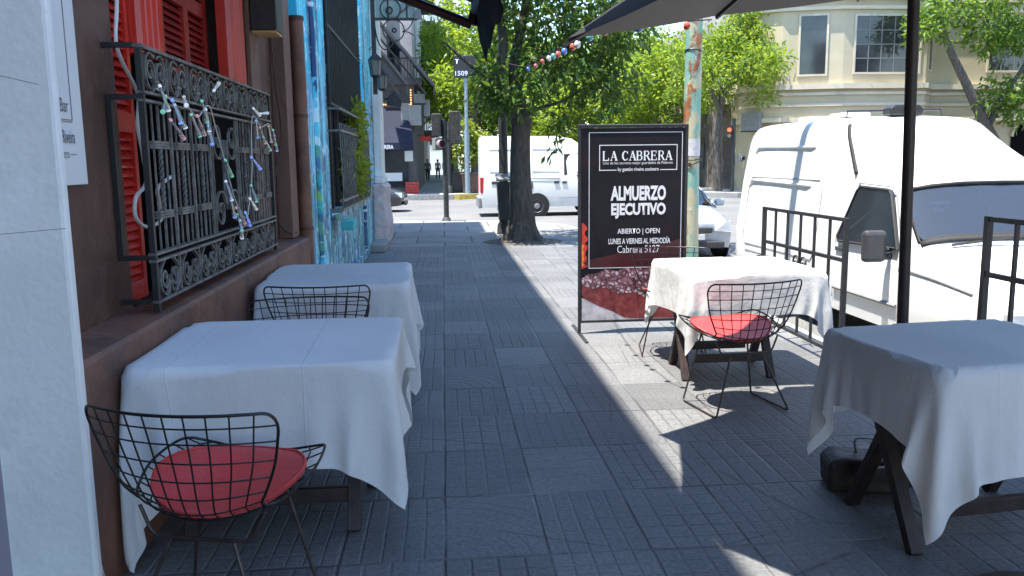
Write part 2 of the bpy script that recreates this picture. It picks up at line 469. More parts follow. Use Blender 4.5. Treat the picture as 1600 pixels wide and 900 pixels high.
def cloth_mat():
    m, n, l, b = new_mat('white tablecloth')
    uv = nd(n, 'ShaderNodeUVMap'); uv.uv_map = 'UVMap'
    sp = nd(n, 'ShaderNodeSeparateXYZ'); l.new(uv.outputs[0], sp.inputs[0])
    def crease(s, p, w_):
        d = math_(n, l, 'ABSOLUTE', math_(n, l, 'SUBTRACT', s, p))
        mr = nd(n, 'ShaderNodeMapRange'); mr.interpolation_type = 'SMOOTHSTEP'
        l.new(d, mr.inputs[0]); mr.inputs[1].default_value = w_; mr.inputs[2].default_value = 0.0
        return mr.outputs[0]
    h = crease(sp.outputs[0], 0.36, 0.0035)
    for s, p in ((sp.outputs[0], 0.66), (sp.outputs[1], 0.35), (sp.outputs[1], 0.67)):
        h = math_(n, l, 'MAXIMUM', h, crease(s, p, 0.0035))
    nz = nd(n, 'ShaderNodeTexNoise'); nz.inputs['Scale'].default_value = 7; nz.inputs['Detail'].default_value = 7; nz.inputs['Roughness'].default_value = 0.6
    l.new(uv.outputs[0], nz.inputs['Vector'])
    wv = nd(n, 'ShaderNodeTexNoise'); wv.inputs['Scale'].default_value = 420; wv.inputs['Detail'].default_value = 2
    l.new(uv.outputs[0], wv.inputs['Vector'])
    hh = math_(n, l, 'ADD', math_(n, l, 'MULTIPLY', h, 0.22), math_(n, l, 'ADD', math_(n, l, 'MULTIPLY', nz.outputs['Fac'], 2.1), math_(n, l, 'MULTIPLY', wv.outputs['Fac'], 0.03)))
    bp = nd(n, 'ShaderNodeBump'); bp.inputs['Strength'].default_value = 0.5; bp.inputs['Distance'].default_value = 0.012
    l.new(hh, bp.inputs['Height']); l.new(bp.outputs[0], b.inputs['Normal'])
    st = nd(n, 'ShaderNodeTexNoise'); st.inputs['Scale'].default_value = 3; st.inputs['Detail'].default_value = 6
    l.new(uv.outputs[0], st.inputs['Vector'])
    r = ramp(n, [(0.3, (0.78, 0.79, 0.79)), (0.6, (0.86, 0.86, 0.85))]); l.new(st.outputs['Fac'], r.inputs[0])
    l.new(r.outputs[0], b.inputs['Base Color'])
    b.inputs['Roughness'].default_value = 0.85
    b.inputs['Specular IOR Level'].default_value = 0.15
    t = nd(n, 'ShaderNodeBsdfTranslucent'); t.inputs[0].default_value = (0.75, 0.74, 0.72, 1)
    l.new(bp.outputs[0], t.inputs['Normal'])
    mx = nd(n, 'ShaderNodeMixShader'); mx.inputs[0].default_value = 0.3
    l.new(b.outputs[0], mx.inputs[1]); l.new(t.outputs[0], mx.inputs[2])
    l.new(mx.outputs[0], n['Material Output'].inputs[0])
    return m

def rusty_pole_mat():
    m, n, l, b = new_mat('peeling green paint')
    tc = nd(n, 'ShaderNodeTexCoord')
    def nz(sc_, stretch, off, det=7):
        mp = nd(n, 'ShaderNodeMapping'); mp.inputs['Scale'].default_value = (1, 1, stretch); mp.inputs['Location'].default_value = (off, off, off)
        l.new(tc.outputs['Object'], mp.inputs[0])
        x = nd(n, 'ShaderNodeTexNoise'); x.inputs['Scale'].default_value = sc_; x.inputs['Detail'].default_value = det; x.inputs['Roughness'].default_value = 0.65
        l.new(mp.outputs[0], x.inputs['Vector']); return x.outputs['Fac']
    r0 = ramp(n, [(0.3, (0.17, 0.36, 0.29)), (0.7, (0.26, 0.47, 0.38))]); l.new(nz(5, 0.5, 0.0), r0.inputs[0])
    r1 = ramp(n, [(0.50, 0.0), (0.56, 1.0)]); l.new(nz(7, 0.4, 4.0), r1.inputs[0])
    c = mixc(n, l, r1.outputs[0], r0.outputs[0], (0.50, 0.46, 0.30))
    r2 = ramp(n, [(0.53, 0.0), (0.60, 1.0)]); l.new(nz(5, 0.45, 9.0), r2.inputs[0])
    rc = ramp(n, [(0.35, (0.20, 0.07, 0.03)), (0.65, (0.42, 0.17, 0.06))]); l.new(nz(16, 0.6, 13.0), rc.inputs[0])
    c = mixc(n, l, r2.outputs[0], c, rc.outputs[0])
    l.new(c, b.inputs['Base Color']); b.inputs['Roughness'].default_value = 0.6
    bp = nd(n, 'ShaderNodeBump'); bp.inputs['Strength'].default_value = 0.5; bp.inputs['Distance'].default_value = 0.01
    l.new(r2.outputs[0], bp.inputs['Height']); l.new(bp.outputs[0], b.inputs['Normal'])
    return m

def bark_mat(name, a, b_):
    m, n, l, b = new_mat(name)
    tc = nd(n, 'ShaderNodeTexCoord')
    mp = nd(n, 'ShaderNodeMapping'); mp.inputs['Scale'].default_value = (1, 1, 0.22); l.new(tc.outputs['Object'], mp.inputs[0])
    x = nd(n, 'ShaderNodeTexNoise'); x.inputs['Scale'].default_value = 16; x.inputs['Detail'].default_value = 8; x.inputs['Roughness'].default_value = 0.7; x.inputs['Distortion'].default_value = 0.6
    l.new(mp.outputs[0], x.inputs['Vector'])
    r = ramp(n, [(0.35, a), (0.65, b_)]); l.new(x.outputs['Fac'], r.inputs[0]); l.new(r.outputs[0], b.inputs['Base Color'])
    b.inputs['Roughness'].default_value = 0.9
    bp = nd(n, 'ShaderNodeBump'); bp.inputs['Strength'].default_value = 0.9; bp.inputs['Distance'].default_value = 0.03
    l.new(x.outputs['Fac'], bp.inputs['Height']); l.new(bp.outputs[0], b.inputs['Normal'])
    return m

def asphalt_mat():
    m, n, l, b = new_mat('asphalt')
    tc = nd(n, 'ShaderNodeTexCoord')
    x = nd(n, 'ShaderNodeTexNoise'); x.inputs['Scale'].default_value = 0.35; x.inputs['Detail'].default_value = 9; x.inputs['Roughness'].default_value = 0.7
    l.new(tc.outputs['Object'], x.inputs['Vector'])
    r = ramp(n, [(0.3, (0.10, 0.10, 0.10)), (0.7, (0.17, 0.168, 0.16))]); l.new(x.outputs['Fac'], r.inputs[0])
    f = nd(n, 'ShaderNodeTexNoise'); f.inputs['Scale'].default_value = 40; f.inputs['Detail'].default_value = 5
    l.new(tc.outputs['Object'], f.inputs['Vector'])
    fr = ramp(n, [(0.3, 0.7), (0.7, 1.3)]); l.new(f.outputs['Fac'], fr.inputs[0])
    c = mixc(n, l, 1.0, r.outputs[0], fr.outputs[0], 'MULTIPLY')
    l.new(c, b.inputs['Base Color']); b.inputs['Roughness'].default_value = 0.85
    bp = nd(n, 'ShaderNodeBump'); bp.inputs['Strength'].default_value = 0.4; bp.inputs['Distance'].default_value = 0.01
    l.new(f.outputs['Fac'], bp.inputs['Height']); l.new(bp.outputs[0], b.inputs['Normal'])
    return m

M = {}
M['pave'] = pavement_mat()
M['asphalt'] = asphalt_mat()
M['concrete'] = simple('pale concrete slabs', (0.26, 0.26, 0.25), 0.85, var=0.2, scale=2.5, bump=0.3, bscale=50)
M['kerb'] = simple('granite kerb', (0.27, 0.265, 0.25), 0.8, var=0.25, scale=9, bump=0.4)
M['yellow'] = simple('worn yellow kerb paint', (0.62, 0.42, 0.06), 0.7, var=0.2, scale=6, dirt=(0.3, 0.28, 0.2), dirt_amt=0.3)
M['soil'] = simple('dry tree pit soil', (0.10, 0.085, 0.07), 0.95, var=0.4, scale=12, bump=0.8, bscale=30)
M['mural'] = mural_mat()
M['cloth'] = cloth_mat()
M['rusty'] = rusty_pole_mat()
M['bark'] = bark_mat('grey brown bark', (0.045, 0.036, 0.028), (0.13, 0.11, 0.09))
M['bark_far'] = bark_mat('dark bark', (0.05, 0.042, 0.034), (0.15, 0.13, 0.11))
M['brown'] = simple('chocolate brown wall paint', (0.078, 0.035, 0.023), 0.6, var=0.35, scale=2.6, bump=0.5, bscale=14, dirt=(0.125, 0.068, 0.050), dirt_amt=0.35)
M['brown_pilaster'] = simple('dusty brown pilaster paint', (0.16, 0.092, 0.068), 0.65, var=0.15, scale=2.5, bump=0.25, bscale=35, dirt=(0.10, 0.055, 0.045), dirt_amt=0.25)
M['brown_sill'] = simple('warm brown plinth paint', (0.17, 0.078, 0.048), 0.6, var=0.3, scale=3.0, bump=0.5, bscale=16, dirt=(0.085, 0.047, 0.04), dirt_amt=0.45)
M['pillar'] = simple('pale grey plaster', (0.78, 0.79, 0.76), 0.8, var=0.10, scale=2.2, bump=0.13, bscale=45, dirt=(0.64, 0.66, 0.63), dirt_amt=0.4)
M['sign_white'] = simple('white sign panel', (0.66, 0.68, 0.67), 0.5, var=0.03, scale=3)
M['ink'] = simple('grey sign ink', (0.12, 0.125, 0.13), 0.6, var=0.1)
M['red_paint'] = simple('glossy red shutter paint', (0.52, 0.024, 0.012), 0.4, var=0.15, scale=4, coat=0.3)
M['red_shaded'] = simple('shutter red with painted shade', (0.30, 0.016, 0.012), 0.45, var=0.2, scale=4)  # darker copy of the shutter red, shade on the far slats painted in
M['interior'] = simple('dark unlit room', (0.005, 0.0045, 0.005), 0.9, var=0.3, spec=0.08)
M['iron'] = simple('weathered grey iron', (0.115, 0.11, 0.10), 0.5, metal=0.0, var=0.5, scale=22, bump=0.2, bscale=80, dirt=(0.21, 0.205, 0.19), dirt_amt=0.5)
M['iron_black'] = simple('black painted iron', (0.02, 0.02, 0.021), 0.45, var=0.4, scale=18, spec=0.5)
M['wire'] = simple('black coated chair wire', (0.018, 0.017, 0.017), 0.38, metal=0.3, var=0.3, scale=25)
M['rod'] = simple('worn bronze chair rod', (0.075, 0.06, 0.052), 0.4, metal=0.6, var=0.4, scale=25)
M['cushion'] = simple('red vinyl cushion', (0.52, 0.045, 0.042), 0.42, var=0.12, scale=7, bump=0.15, bscale=40, spec=0.45)
M['wood'] = simple('dark stained table wood', (0.030, 0.018, 0.016), 0.5, var=0.4, scale=14, bump=0.15)
M['awning'] = simple('black awning canvas', (0.012, 0.012, 0.016), 0.85, var=0.2, scale=8, bump=0.15, bscale=200)
M['awning_grey'] = simple('charcoal awning canvas', (0.055, 0.053, 0.055), 0.9, var=0.15, scale=2)
M['awning_navy'] = simple('navy awning canvas', (0.010, 0.013, 0.030), 0.9, var=0.2, scale=2)
M['white_text'] = simple('white lettering', (0.80, 0.80, 0.80), 0.6, var=0.03)
M['van_white'] = simple('white van paint', (0.80, 0.80, 0.79), 0.35, var=0.02, scale=3, coat=0.5)
M['van_cream'] = simple('off white van paint', (0.74, 0.74, 0.71), 0.4, var=0.03, scale=3, coat=0.4)
M['silver'] = simple('silver car paint', (0.48, 0.52, 0.56), 0.35, metal=0.35, var=0.04, coat=0.7)
M['car_dark'] = simple('dark grey car paint', (0.03, 0.032, 0.036), 0.3, metal=0.2, var=0.05, coat=0.8)
M['car_blue'] = simple('blue grey car paint', (0.07, 0.11, 0.17), 0.3, metal=0.2, var=0.05, coat=0.8)
M['car_white'] = simple('white car paint', (0.7, 0.7, 0.7), 0.3, var=0.03, coat=0.8)
M['taxi_black'] = simple('black taxi paint', (0.015, 0.015, 0.015), 0.3, var=0.05, coat=0.8)
M['taxi_yellow'] = simple('yellow taxi roof paint', (0.82, 0.50, 0.02), 0.35, var=0.03, coat=0.6)
M['rubber'] = simple('black rubber', (0.018, 0.018, 0.018), 0.75, var=0.2)
M['plastic_dark'] = simple('dark grey plastic', (0.045, 0.045, 0.048), 0.5, var=0.15, scale=10)
M['plastic_grey'] = simple('mid grey plastic', (0.20, 0.20, 0.20), 0.55, var=0.1, scale=10)
M['rim_steel'] = simple('grey wheel steel', (0.30, 0.30, 0.31), 0.45, metal=0.5, var=0.15)
M['lens'] = simple('clear lamp lens', (0.55, 0.58, 0.60), 0.12, var=0.15, scale=20, coat=1.0)
M['red_lens'] = simple('red lamp lens', (0.45, 0.02, 0.02), 0.2, var=0.1, coat=0.8)
M['glass_dark'] = simple('dark car glass', (0.012, 0.014, 0.016), 0.06, var=0.2, scale=2, spec=0.8, coat=0.5)
M['glass_win'] = simple('dark window glass', (0.03, 0.034, 0.036), 0.08, var=0.5, scale=1.0, spec=0.7)
M['windscreen'] = glass_mat('windscreen with painted sky sheen', (0.28, 0.34, 0.38), 0.05, (0.17, 0.20, 0.24), 0.17)  # grey-blue film paints the reflected sky into the glass
M['lantern_glass'] = glass_mat('old lantern glass', (0.6, 0.62, 0.6), 0.1, (0.5, 0.5, 0.45), 0.4)
M['clear'] = glass_mat('clear acrylic tube', (0.9, 0.92, 0.94), 0.08, (0.8, 0.8, 0.8), 0.16)
M['cord_white'] = simple('white electric cord', (0.62, 0.60, 0.55), 0.5, var=0.05)
M['cord_dark'] = simple('dark electric cord', (0.06, 0.04, 0.035), 0.6, var=0.1)
M['cream'] = simple('cream render', (0.50, 0.43, 0.29), 0.85, var=0.1, scale=0.9, bump=0.15, bscale=12, dirt=(0.48, 0.42, 0.30), dirt_amt=0.4)
M['cream_trim'] = simple('cream moulding', (0.58, 0.51, 0.38), 0.85, var=0.08, scale=1.5, dirt=(0.42, 0.39, 0.31), dirt_amt=0.25)
M['taupe'] = simple('stained brown render', (0.15, 0.125, 0.11), 0.9, var=0.3, scale=0.8, dirt=(0.08, 0.07, 0.06), dirt_amt=0.5)
M['pale_wall'] = simple('old pale render', (0.40, 0.375, 0.355), 0.9, var=0.2, scale=0.8, dirt=(0.26, 0.24, 0.22), dirt_amt=0.4)
M['shop_wall'] = simple('dark grey shop render', (0.10, 0.095, 0.095), 0.85, var=0.2, scale=1.0, dirt=(0.06, 0.055, 0.05), dirt_amt=0.4)
M['white_column'] = simple('off white column paint', (0.74, 0.74, 0.70), 0.7, var=0.08, scale=4, dirt=(0.52, 0.51, 0.46), dirt_amt=0.3)
M['pink_stone'] = simple('peeling pinkish plaster', (0.62, 0.48, 0.44), 0.9, var=0.25, scale=7, bump=0.5, bscale=25, dirt=(0.5, 0.5, 0.5), dirt_amt=0.5)
M['ac'] = simple('grey air conditioner casing', (0.26, 0.26, 0.25), 0.6, var=0.1, scale=5, dirt=(0.22, 0.21, 0.19), dirt_amt=0.35)
M['sign_green'] = simple('pale green enamel', (0.30, 0.38, 0.34), 0.5, var=0.15, scale=5, dirt=(0.2, 0.2, 0.17), dirt_amt=0.3)
M['pole_dark'] = simple('dark painted post', (0.035, 0.038, 0.038), 0.55, var=0.35, scale=14, dirt=(0.09, 0.08, 0.07), dirt_amt=0.3)
M['pole_steel'] = simple('galvanised steel post', (0.26, 0.32, 0.34), 0.45, metal=0.5, var=0.2, scale=8)
M['terracotta'] = simple('brown planter', (0.16, 0.10, 0.075), 0.85, var=0.25, scale=8)
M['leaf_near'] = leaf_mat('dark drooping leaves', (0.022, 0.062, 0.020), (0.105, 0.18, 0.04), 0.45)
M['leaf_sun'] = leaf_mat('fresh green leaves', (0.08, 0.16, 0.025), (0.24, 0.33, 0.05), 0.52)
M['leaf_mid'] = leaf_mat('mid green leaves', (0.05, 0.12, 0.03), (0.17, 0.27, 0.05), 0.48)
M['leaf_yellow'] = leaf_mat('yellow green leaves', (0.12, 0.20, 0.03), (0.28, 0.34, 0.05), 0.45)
M['skin'] = simple('skin', (0.42, 0.26, 0.19), 0.6, var=0.05)
M['hair'] = simple('dark hair', (0.02, 0.014, 0.011), 0.6, var=0.2)

# ------------------------------------------------------------------ text
def text_mesh(body, parent, name, mat, to_world, wd, ht, x0, z0, off=0.0, shear=0.0):
    """lettering scaled to the box (x0, z0, wd, ht) in the plane given by to_world(u, v) -> point"""
    cu = bpy.data.curves.new(name, 'FONT')
    cu.body = body; cu.size = 1.0; cu.offset = off; cu.resolution_u = 3; cu.shear = shear
    ob = bpy.data.objects.new(name, cu); C.objects.link(ob)
    bpy.context.view_layer.update()
    dg = bpy.context.evaluated_depsgraph_get()
    me = bpy.data.meshes.new_from_object(ob.evaluated_get(dg))
    bpy.data.objects.remove(ob); bpy.data.curves.remove(cu)
    co = np.array([v.co[:] for v in me.vertices])
    lo, hi = co.min(0), co.max(0)
    o = world_loc(parent) if parent else Vector((0, 0, 0))
    for v in me.vertices:
        a = x0 + (v.co.x - lo[0]) / (hi[0] - lo[0]) * wd
        c = z0 + (v.co.y - lo[1]) / (hi[1] - lo[1]) * ht
        v.co = Vector(to_world(a, c)) - o
    me.materials.clear(); me.materials.append(mat)
    me.name = name
    r = bpy.data.objects.new(name, me); C.objects.link(r); r.parent = parent
    return r

# ================================================================== THE SETTING
ROAD = -0.25
rb = MB(); rb.add([(-400, -300, ROAD), (500, -300, ROAD), (500, 600, ROAD), (-400, 600, ROAD)], [(0, 1, 2, 3)])
setting('road', rb, M['asphalt'])

def slab_mat():
    m, n, l, b = new_mat('large cement slabs')
    tc = nd(n, 'ShaderNodeTexCoord')
    br = nd(n, 'ShaderNodeTexBrick'); br.offset = 0.5
    br.inputs['Scale'].default_value = 1.0; br.inputs['Mortar Size'].default_value = 0.018; br.inputs['Brick Width'].default_value = 1.05; br.inputs['Row Height'].default_value = 1.3
    br.inputs['Color1'].default_value = (0.20, 0.20, 0.195, 1); br.inputs['Color2'].default_value = (0.25, 0.25, 0.24, 1); br.inputs['Mortar'].default_value = (0.08, 0.08, 0.08, 1)
    l.new(tc.outputs['Object'], br.inputs['Vector'])
    x = nd(n, 'ShaderNodeTexNoise'); x.inputs['Scale'].default_value = 1.5; x.inputs['Detail'].default_value = 9; x.inputs['Roughness'].default_value = 0.7
    l.new(tc.outputs['Object'], x.inputs['Vector'])
    r = ramp(n, [(0.3, 0.7), (0.7, 1.2)]); l.new(x.outputs['Fac'], r.inputs[0])
    c = mixc(n, l, 1.0, br.outputs['Color'], r.outputs[0], 'MULTIPLY')
    l.new(c, b.inputs['Base Color']); b.inputs['Roughness'].default_value = 0.8
    return m
M['slab'] = slab_mat()

sw = MB(); sw.prism([(-1.9, -8), (3.0, -8), (3.0, 15.0), (-1.9, 15.0)], ROAD, 0)
setting('sidewalk', sw, M['pave'])
cs = MB(); cs.prism([(-30, 15.004), (3.0, 15.004), (3.0, 18.0), (2.75, 19.6), (1.9, 21.0), (0.4, 21.75), (-1.5, 21.85), (-30, 21.85)], ROAD, 0.0)
setting('corner_pavement', cs, M['slab'])
def strip(pts, w_, z0, z1):
    """a strip w_ wide to the left of a polyline"""
    P = [Vector((p[0], p[1])) for p in pts]; Q = []
    for i in range(len(P)):
        t = (P[min(i + 1, len(P) - 1)] - P[max(i - 1, 0)]).normalized()
        Q.append(P[i] + Vector((t.y, -t.x)) * w_)
    return P + Q[::-1]
k = MB(); k.prism(strip([(3.004, -8), (3.004, 18.0), (2.754, 19.6), (1.902, 21.004), (0.4, 21.754), (-1.5, 21.854), (-30, 21.854)], 0.16, 0, 0), ROAD, -0.012)
setting('kerb', k, M['kerb'])
# gutter of dirty cement along the kerb
gt = MB(); gt.prism(strip([(3.17, -8), (3.17, 18.0), (2.9, 19.7), (2.0, 21.15)], 0.35, 0, 0), ROAD, ROAD + 0.006)
setting('gutter', gt, M['concrete'])
# far pavements
fp = MB(); fp.prism([(-30, 39.2), (0.6, 39.2), (2.0, 39.9), (2.6, 41.5), (2.6, 300), (-30, 300)], ROAD, 0.0)
setting('far_left_pavement', fp, M['concrete'])
fk = MB(); fk.prism(strip([(2.604, 140), (2.604, 41.5), (2.004, 39.9), (0.604, 39.196), (-30, 39.196)], -0.16, 0, 0), ROAD, -0.01)
setting('far_left_kerb', fk, M['kerb'])
yk = MB(); yk.prism(strip([(2.78, 47), (2.78, 41.5), (2.15, 39.75), (0.7, 39.02), (0.5, 39.02)], -0.03, 0, 0), ROAD, -0.004)
setting('yellow_kerb', yk, M['yellow'])
fr = MB(); fr.prism([(12.0, 37.2), (13.0, 36.2), (80, 36.2), (80, 300), (11.4, 300), (11.4, 38.2)], ROAD, -0.02)
setting('far_right_pavement', fr, M['concrete'])
orr = MB(); orr.prism([(12.0, -8), (20, -8), (20, 19.0), (12.6, 19.0), (12.0, 18.2)], ROAD, -0.02)
setting('opposite_pavement', orr, M['concrete'])
pit = MB(); pit.lathe([(0.75, 0.0), (0.7, 0.006), (0.45, 0.03), (0.2, 0.05)], (1.46, 15.55, 0.001), 22)
setting('tree_pit', pit, M['soil'], 60)

# ================================================================== LEFT: PALE CORNER PILLAR AND SIGN BOARD
p = thing('pillar', 'pale grey plastered wall corner at the left edge of the picture', 'pillar', (-1.7, 2.2, 0))
MB().box(-3.2, -1.122, 2.572, 2.618, 0, 3.6).build('shaft', M['pillar'], p, bevel=0.012, world=True)
f = MB()
for pts in ([(-1.40, 1.78), (-1.32, 1.772), (-1.24, 1.755), (-1.16, 1.735)], [(-1.40, 1.30), (-1.3, 1.305), (-1.2, 1.312), (-1.123, 1.318)]): f.tube([(x, 2.5722, z) for x, z in pts], 0.0012, 4)
f.build('crack', M['plastic_grey'], p, world=True)
MB().box(-3.2, -1.378, 2.565, 2.5715, 0, 0.77).build('base_strip', simple('mauve grey base paint', (0.30, 0.28, 0.32), 0.8, var=0.1), p, world=True)

s = thing('sign_board', 'white painted board with grey lettering fixed behind the pale pillar', 'sign', (-1.4, 3.0, 1.43))
MB().box(-1.418, -1.395, 2.63, 3.43, 1.43, 2.9).build('panel', M['sign_white'], s, bevel=0.002, world=True)
tw = lambda a, c: (-1.392, a, c)
text_mesh('&  Bar', s, 'lettering', M['ink'], tw, 0.13, 0.05, 3.175, 1.70, off=0.0)
text_mesh('on  Riveira', s, 'lettering', M['ink'], tw, 0.17, 0.05, 3.17, 1.585, off=0.012)
text_mesh('cocinero', s, 'lettering', M['ink'], tw, 0.13, 0.032, 3.15, 1.53, off=0.0)
MB().box(-1.395, -1.3925, 3.295, 3.345, 1.543, 1.546).box(-1.395, -1.3925, 2.7, 3.335, 1.664, 1.667).box(-1.395, -1.3925, 2.7, 3.335, 1.671, 1.674).box(-1.395, -1.3925, 3.331, 3.335, 1.6741, 2.86).build('border_line', M['plastic_grey'], s, world=True)

# ================================================================== BROWN RESTAURANT FRONT
H_PAR = 9.6
b = thing('restaurant_building', 'chocolate brown restaurant front with tall red shuttered window', 'building', (-1.5, 5.2, 0))
wb = MB()
wb.box(-1.72, -1.42, 2.62, 3.86, 0, H_PAR)
wb.box(-1.72, -1.42, 6.36, 7.85, 0, H_PAR)
wb.box(-1.72, -1.42, 3.8602, 6.3598, 3.35, H_PAR)
wb.box(-1.72, -1.42, 3.8602, 6.3598, 0, 0.83)
wb.box(-9, -1.7202, 2.62, 7.85, 0, 9.0)
wb.box(-9, -1.7202, -10, 2.6198, 0, H_PAR)
wb.box(-1.72, -1.42, -10, 2.6198, 3.7, H_PAR)
wb.build('wall', M['brown'], b, world=True)
pl = MB(); pl.extr([(-1.4199, 2.61, 0), (-1.212, 2.61, 0), (-1.212, 2.61, 0.835), (-1.226, 2.61, 0.85), (-1.4199, 2.61, 0.862)], (0, 5.0, 0))
pl.build('plinth', M['brown_sill'], b, world=True, bevel=0.004)
MB().box(-1.4199, -1.385, 6.42, 6.72, 0.862, 8.5).box(-1.4199, -1.30, 7.30, 7.609, 0.862, 8.5).build('pilaster', M['brown_pilaster'], b, world=True, bevel=0.006)
MB().box(-1.42, -1.34, 2.62, 7.8, 8.6, 8.8).build('cornice', M['brown'], b, world=True)

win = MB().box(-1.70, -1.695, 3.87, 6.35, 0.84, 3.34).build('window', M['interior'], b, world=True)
def post(y0, y1, x):
    f = MB()
    f.box(x - 0.06, x, y0, y1, 2.03, 3.34)
    nn = 4; wd = (y1 - y0) / nn
    for i in range(nn):     # vertical mouldings
        f.tube([(x + 0.002, y0 + wd * (i + .5), 2.035), (x + 0.002, y0 + wd * (i + .5), 3.33)], wd * 0.42, 8)
    return f
def louvre(y0, y1, x, mat, zb=0.865):
    f = MB()
    f.box(x - 0.035, x, y0, y0 + 0.04, zb, 3.33).box(x - 0.035, x, y1 - 0.04, y1, zb, 3.33)
    for zc in ((0.91, 1.7, 2.5, 3.28) if zb < 1 else (2.08, 2.5, 3.28)): f.box(x - 0.034, x - 0.001, y0 + 0.0401, y1 - 0.0401, zc - 0.045, zc + 0.045)
    f.build('shutter', mat, win, world=True)
    g = MB(); z = zb + 0.1
    rot = Matrix.Rotation(R(52), 3, 'Y')
    while z < 3.22:
        if min(abs(z - q) for q in (1.7, 2.5)) > 0.06:
            g.cbox((x - 0.026, (y0 + y1) / 2, z), (0.056, y1 - y0 - 0.08, 0.007), rot)
        z += 0.042
    g.build('louvre_slats', mat, win, world=True)
for y0, y1, x in ((4.22, 4.55, -1.44), (5.95, 6.345, -1.44)):
    post(y0, y1, x).build('frame', M['red_paint'], win, 40, world=True)
louvre(3.87, 4.21, -1.47, M['red_paint'])
louvre(5.0, 5.47, -1.56, M['red_shaded'], 2.03)
louvre(5.475, 5.94, -1.56, M['red_shaded'], 2.03)
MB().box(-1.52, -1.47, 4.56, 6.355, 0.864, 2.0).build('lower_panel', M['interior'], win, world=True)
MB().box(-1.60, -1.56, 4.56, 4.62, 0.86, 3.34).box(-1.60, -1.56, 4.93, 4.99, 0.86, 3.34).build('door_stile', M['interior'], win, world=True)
MB().box(-1.592, -1.586, 4.6202, 4.9298, 0.9, 3.3).build('pane', M['glass_win'], win, world=True)
MB().box(-1.66, -1.44, 3.862, 6.358, 3.3405, 3.3495).build('lintel', M['red_shaded'], win, world=True)

# wall lamp
t = thing('wall_lamp', 'black box wall lamp high on the brown wall', 'lamp', (-1.3, 6.58, 2.46))
f = MB().box(-1.384, -1.19, 6.44, 6.71, 2.47, 3.2); f.build('lamp_body', M['iron_black'], t, world=True, bevel=0.01)
MB().box(-1.375, -1.20, 6.45, 6.70, 2.455, 2.4695).build('lens_rim', simple('painted lamplight rim', (0.55, 0.36, 0.16), 0.5, var=0.1), t, world=True)  # warm tan stands in for lamplight on the lower edge

# drainpipe
t = thing('drainpipe', 'brown round drainpipe between the brown wall and the blue mural', 'pipe', (-1.27, 7.72, 0))
MB().tube([(-1.255, 7.70, 0.0), (-1.255, 7.70, 2.78)], 0.062, 14).build('pipe', M['brown_sill'], t, 40, world=True)
for z in (0.9, 1.9, 2.74): MB().tube([(-1.255, 7.70, z), (-1.255, 7.70, z + 0.035)], 0.068, 14).build('clamp', M['brown'], t, 40, world=True)
# black cable on the wall
pts = [(-1.29, 6.72, 2.46), (-1.30, 6.85, 2.1), (-1.31, 7.05, 1.75), (-1.36, 7.0, 1.45), (-1.37, 6.86, 1.25), (-1.36, 6.92, 1.05), (-1.33, 7.2, 0.93), (-1.29, 7.45, 0.9)]
def smooth_pts(pts, k=6):
    P = [Vector(p) for p in pts]; out = []
    for i in range(len(P) - 1):
        p0, p1, p2, p3 = P[max(i - 1, 0)], P[i], P[i + 1], P[min(i + 2, len(P) - 1)]
        for j in range(k):
            q = j / k
            out.append(0.5 * ((2 * p1) + (p2 - p0) * q + (2 * p0 - 5 * p1 + 4 * p2 - p3) * q * q + (3 * p1 - p0 - 3 * p2 + p3) * q ** 3))
    out.append(P[-1]); return out
c = MB().tube(smooth_pts(pts), 0.007, 6).build('cable', M['cord_dark'], None, 60)
tag(c, 'dark cable looping down the brown wall beside the drainpipe', 'cable')

# ------------------------------------------------------------------ iron window railing
RX, RY0, RY1 = -1.27, 3.72, 6.38
rail = thing('railing', 'ornate wrought iron railing with scrolls in front of the red shutters', 'railing', (RX, 5.05, 0.87))
f = MB()
def hrail(z, h, d):
    f.box(RX - d / 2, RX + d / 2, RY0, RY1, z - h / 2, z + h / 2)
hrail(0.905, 0.012, 0.03); hrail(1.085, 0.012, 0.034); hrail(1.115, 0.012, 0.034); hrail(1.775, 0.012, 0.034); hrail(1.81, 0.012, 0.034); hrail(2.0, 0.014, 0.036)
f.build('frame_rail', M['iron'], rail, world=True)
for y in (RY0 + 0.015, RY1 - 0.015): MB().box(RX - 0.0125, RX + 0.0125, y - 0.0125, y + 0.0125, 0.862, 1.9925).build('corner_post', M['iron_black'], rail, world=True)
for y in (RY0 + 0.02, RY1 - 0.02):
    for z in (0.905, 1.10, 1.79, 2.003):
        MB().box(-1.4195, RX - 0.0135, y - 0.010, y + 0.010, z - 0.011, z + 0.011).build('wall_bracket', M['iron_black'], rail, world=True)
    MB().box(-1.415, -1.397, y - 0.009, y + 0.009, 1.1112, 1.7788).build('wall_bar', M['iron_black'], rail, world=True)
YS = np.linspace(RY0 + 0.04, RY1 - 0.04, 9)     # eight panels
for i in (1, 2, 3, 5, 6, 7): MB().box(RX - 0.006, RX + 0.006, YS[i] - 0.008, YS[i] + 0.008, 1.121, 1.769).build('upright', M['iron'], rail, world=True)
def twisted(y, z0, z1):
    n_ = 40; vs = []; fs = []
    for i in range(n_ + 1):
        a = i * 0.42; z = z0 + (z1 - z0) * i / n_
        for j in range(4):
            q = a + j * PI / 2
            vs.append((RX + 0.011 * math.cos(q), y + 0.011 * math.sin(q), z))
    for i in range(n_):
        for j in range(4):
            fs.append((i * 4 + j, i * 4 + (j + 1) % 4, i * 4 + 4 + (j + 1) % 4, i * 4 + 4 + j))
    MB().add(vs, fs).box(RX - 0.005, RX + 0.005, y - 0.005, y + 0.005, 1.121, z0).box(RX - 0.005, RX + 0.005, y - 0.005, y + 0.005, z1, 1.769).build('twisted_bar', M['iron'], rail, world=True)
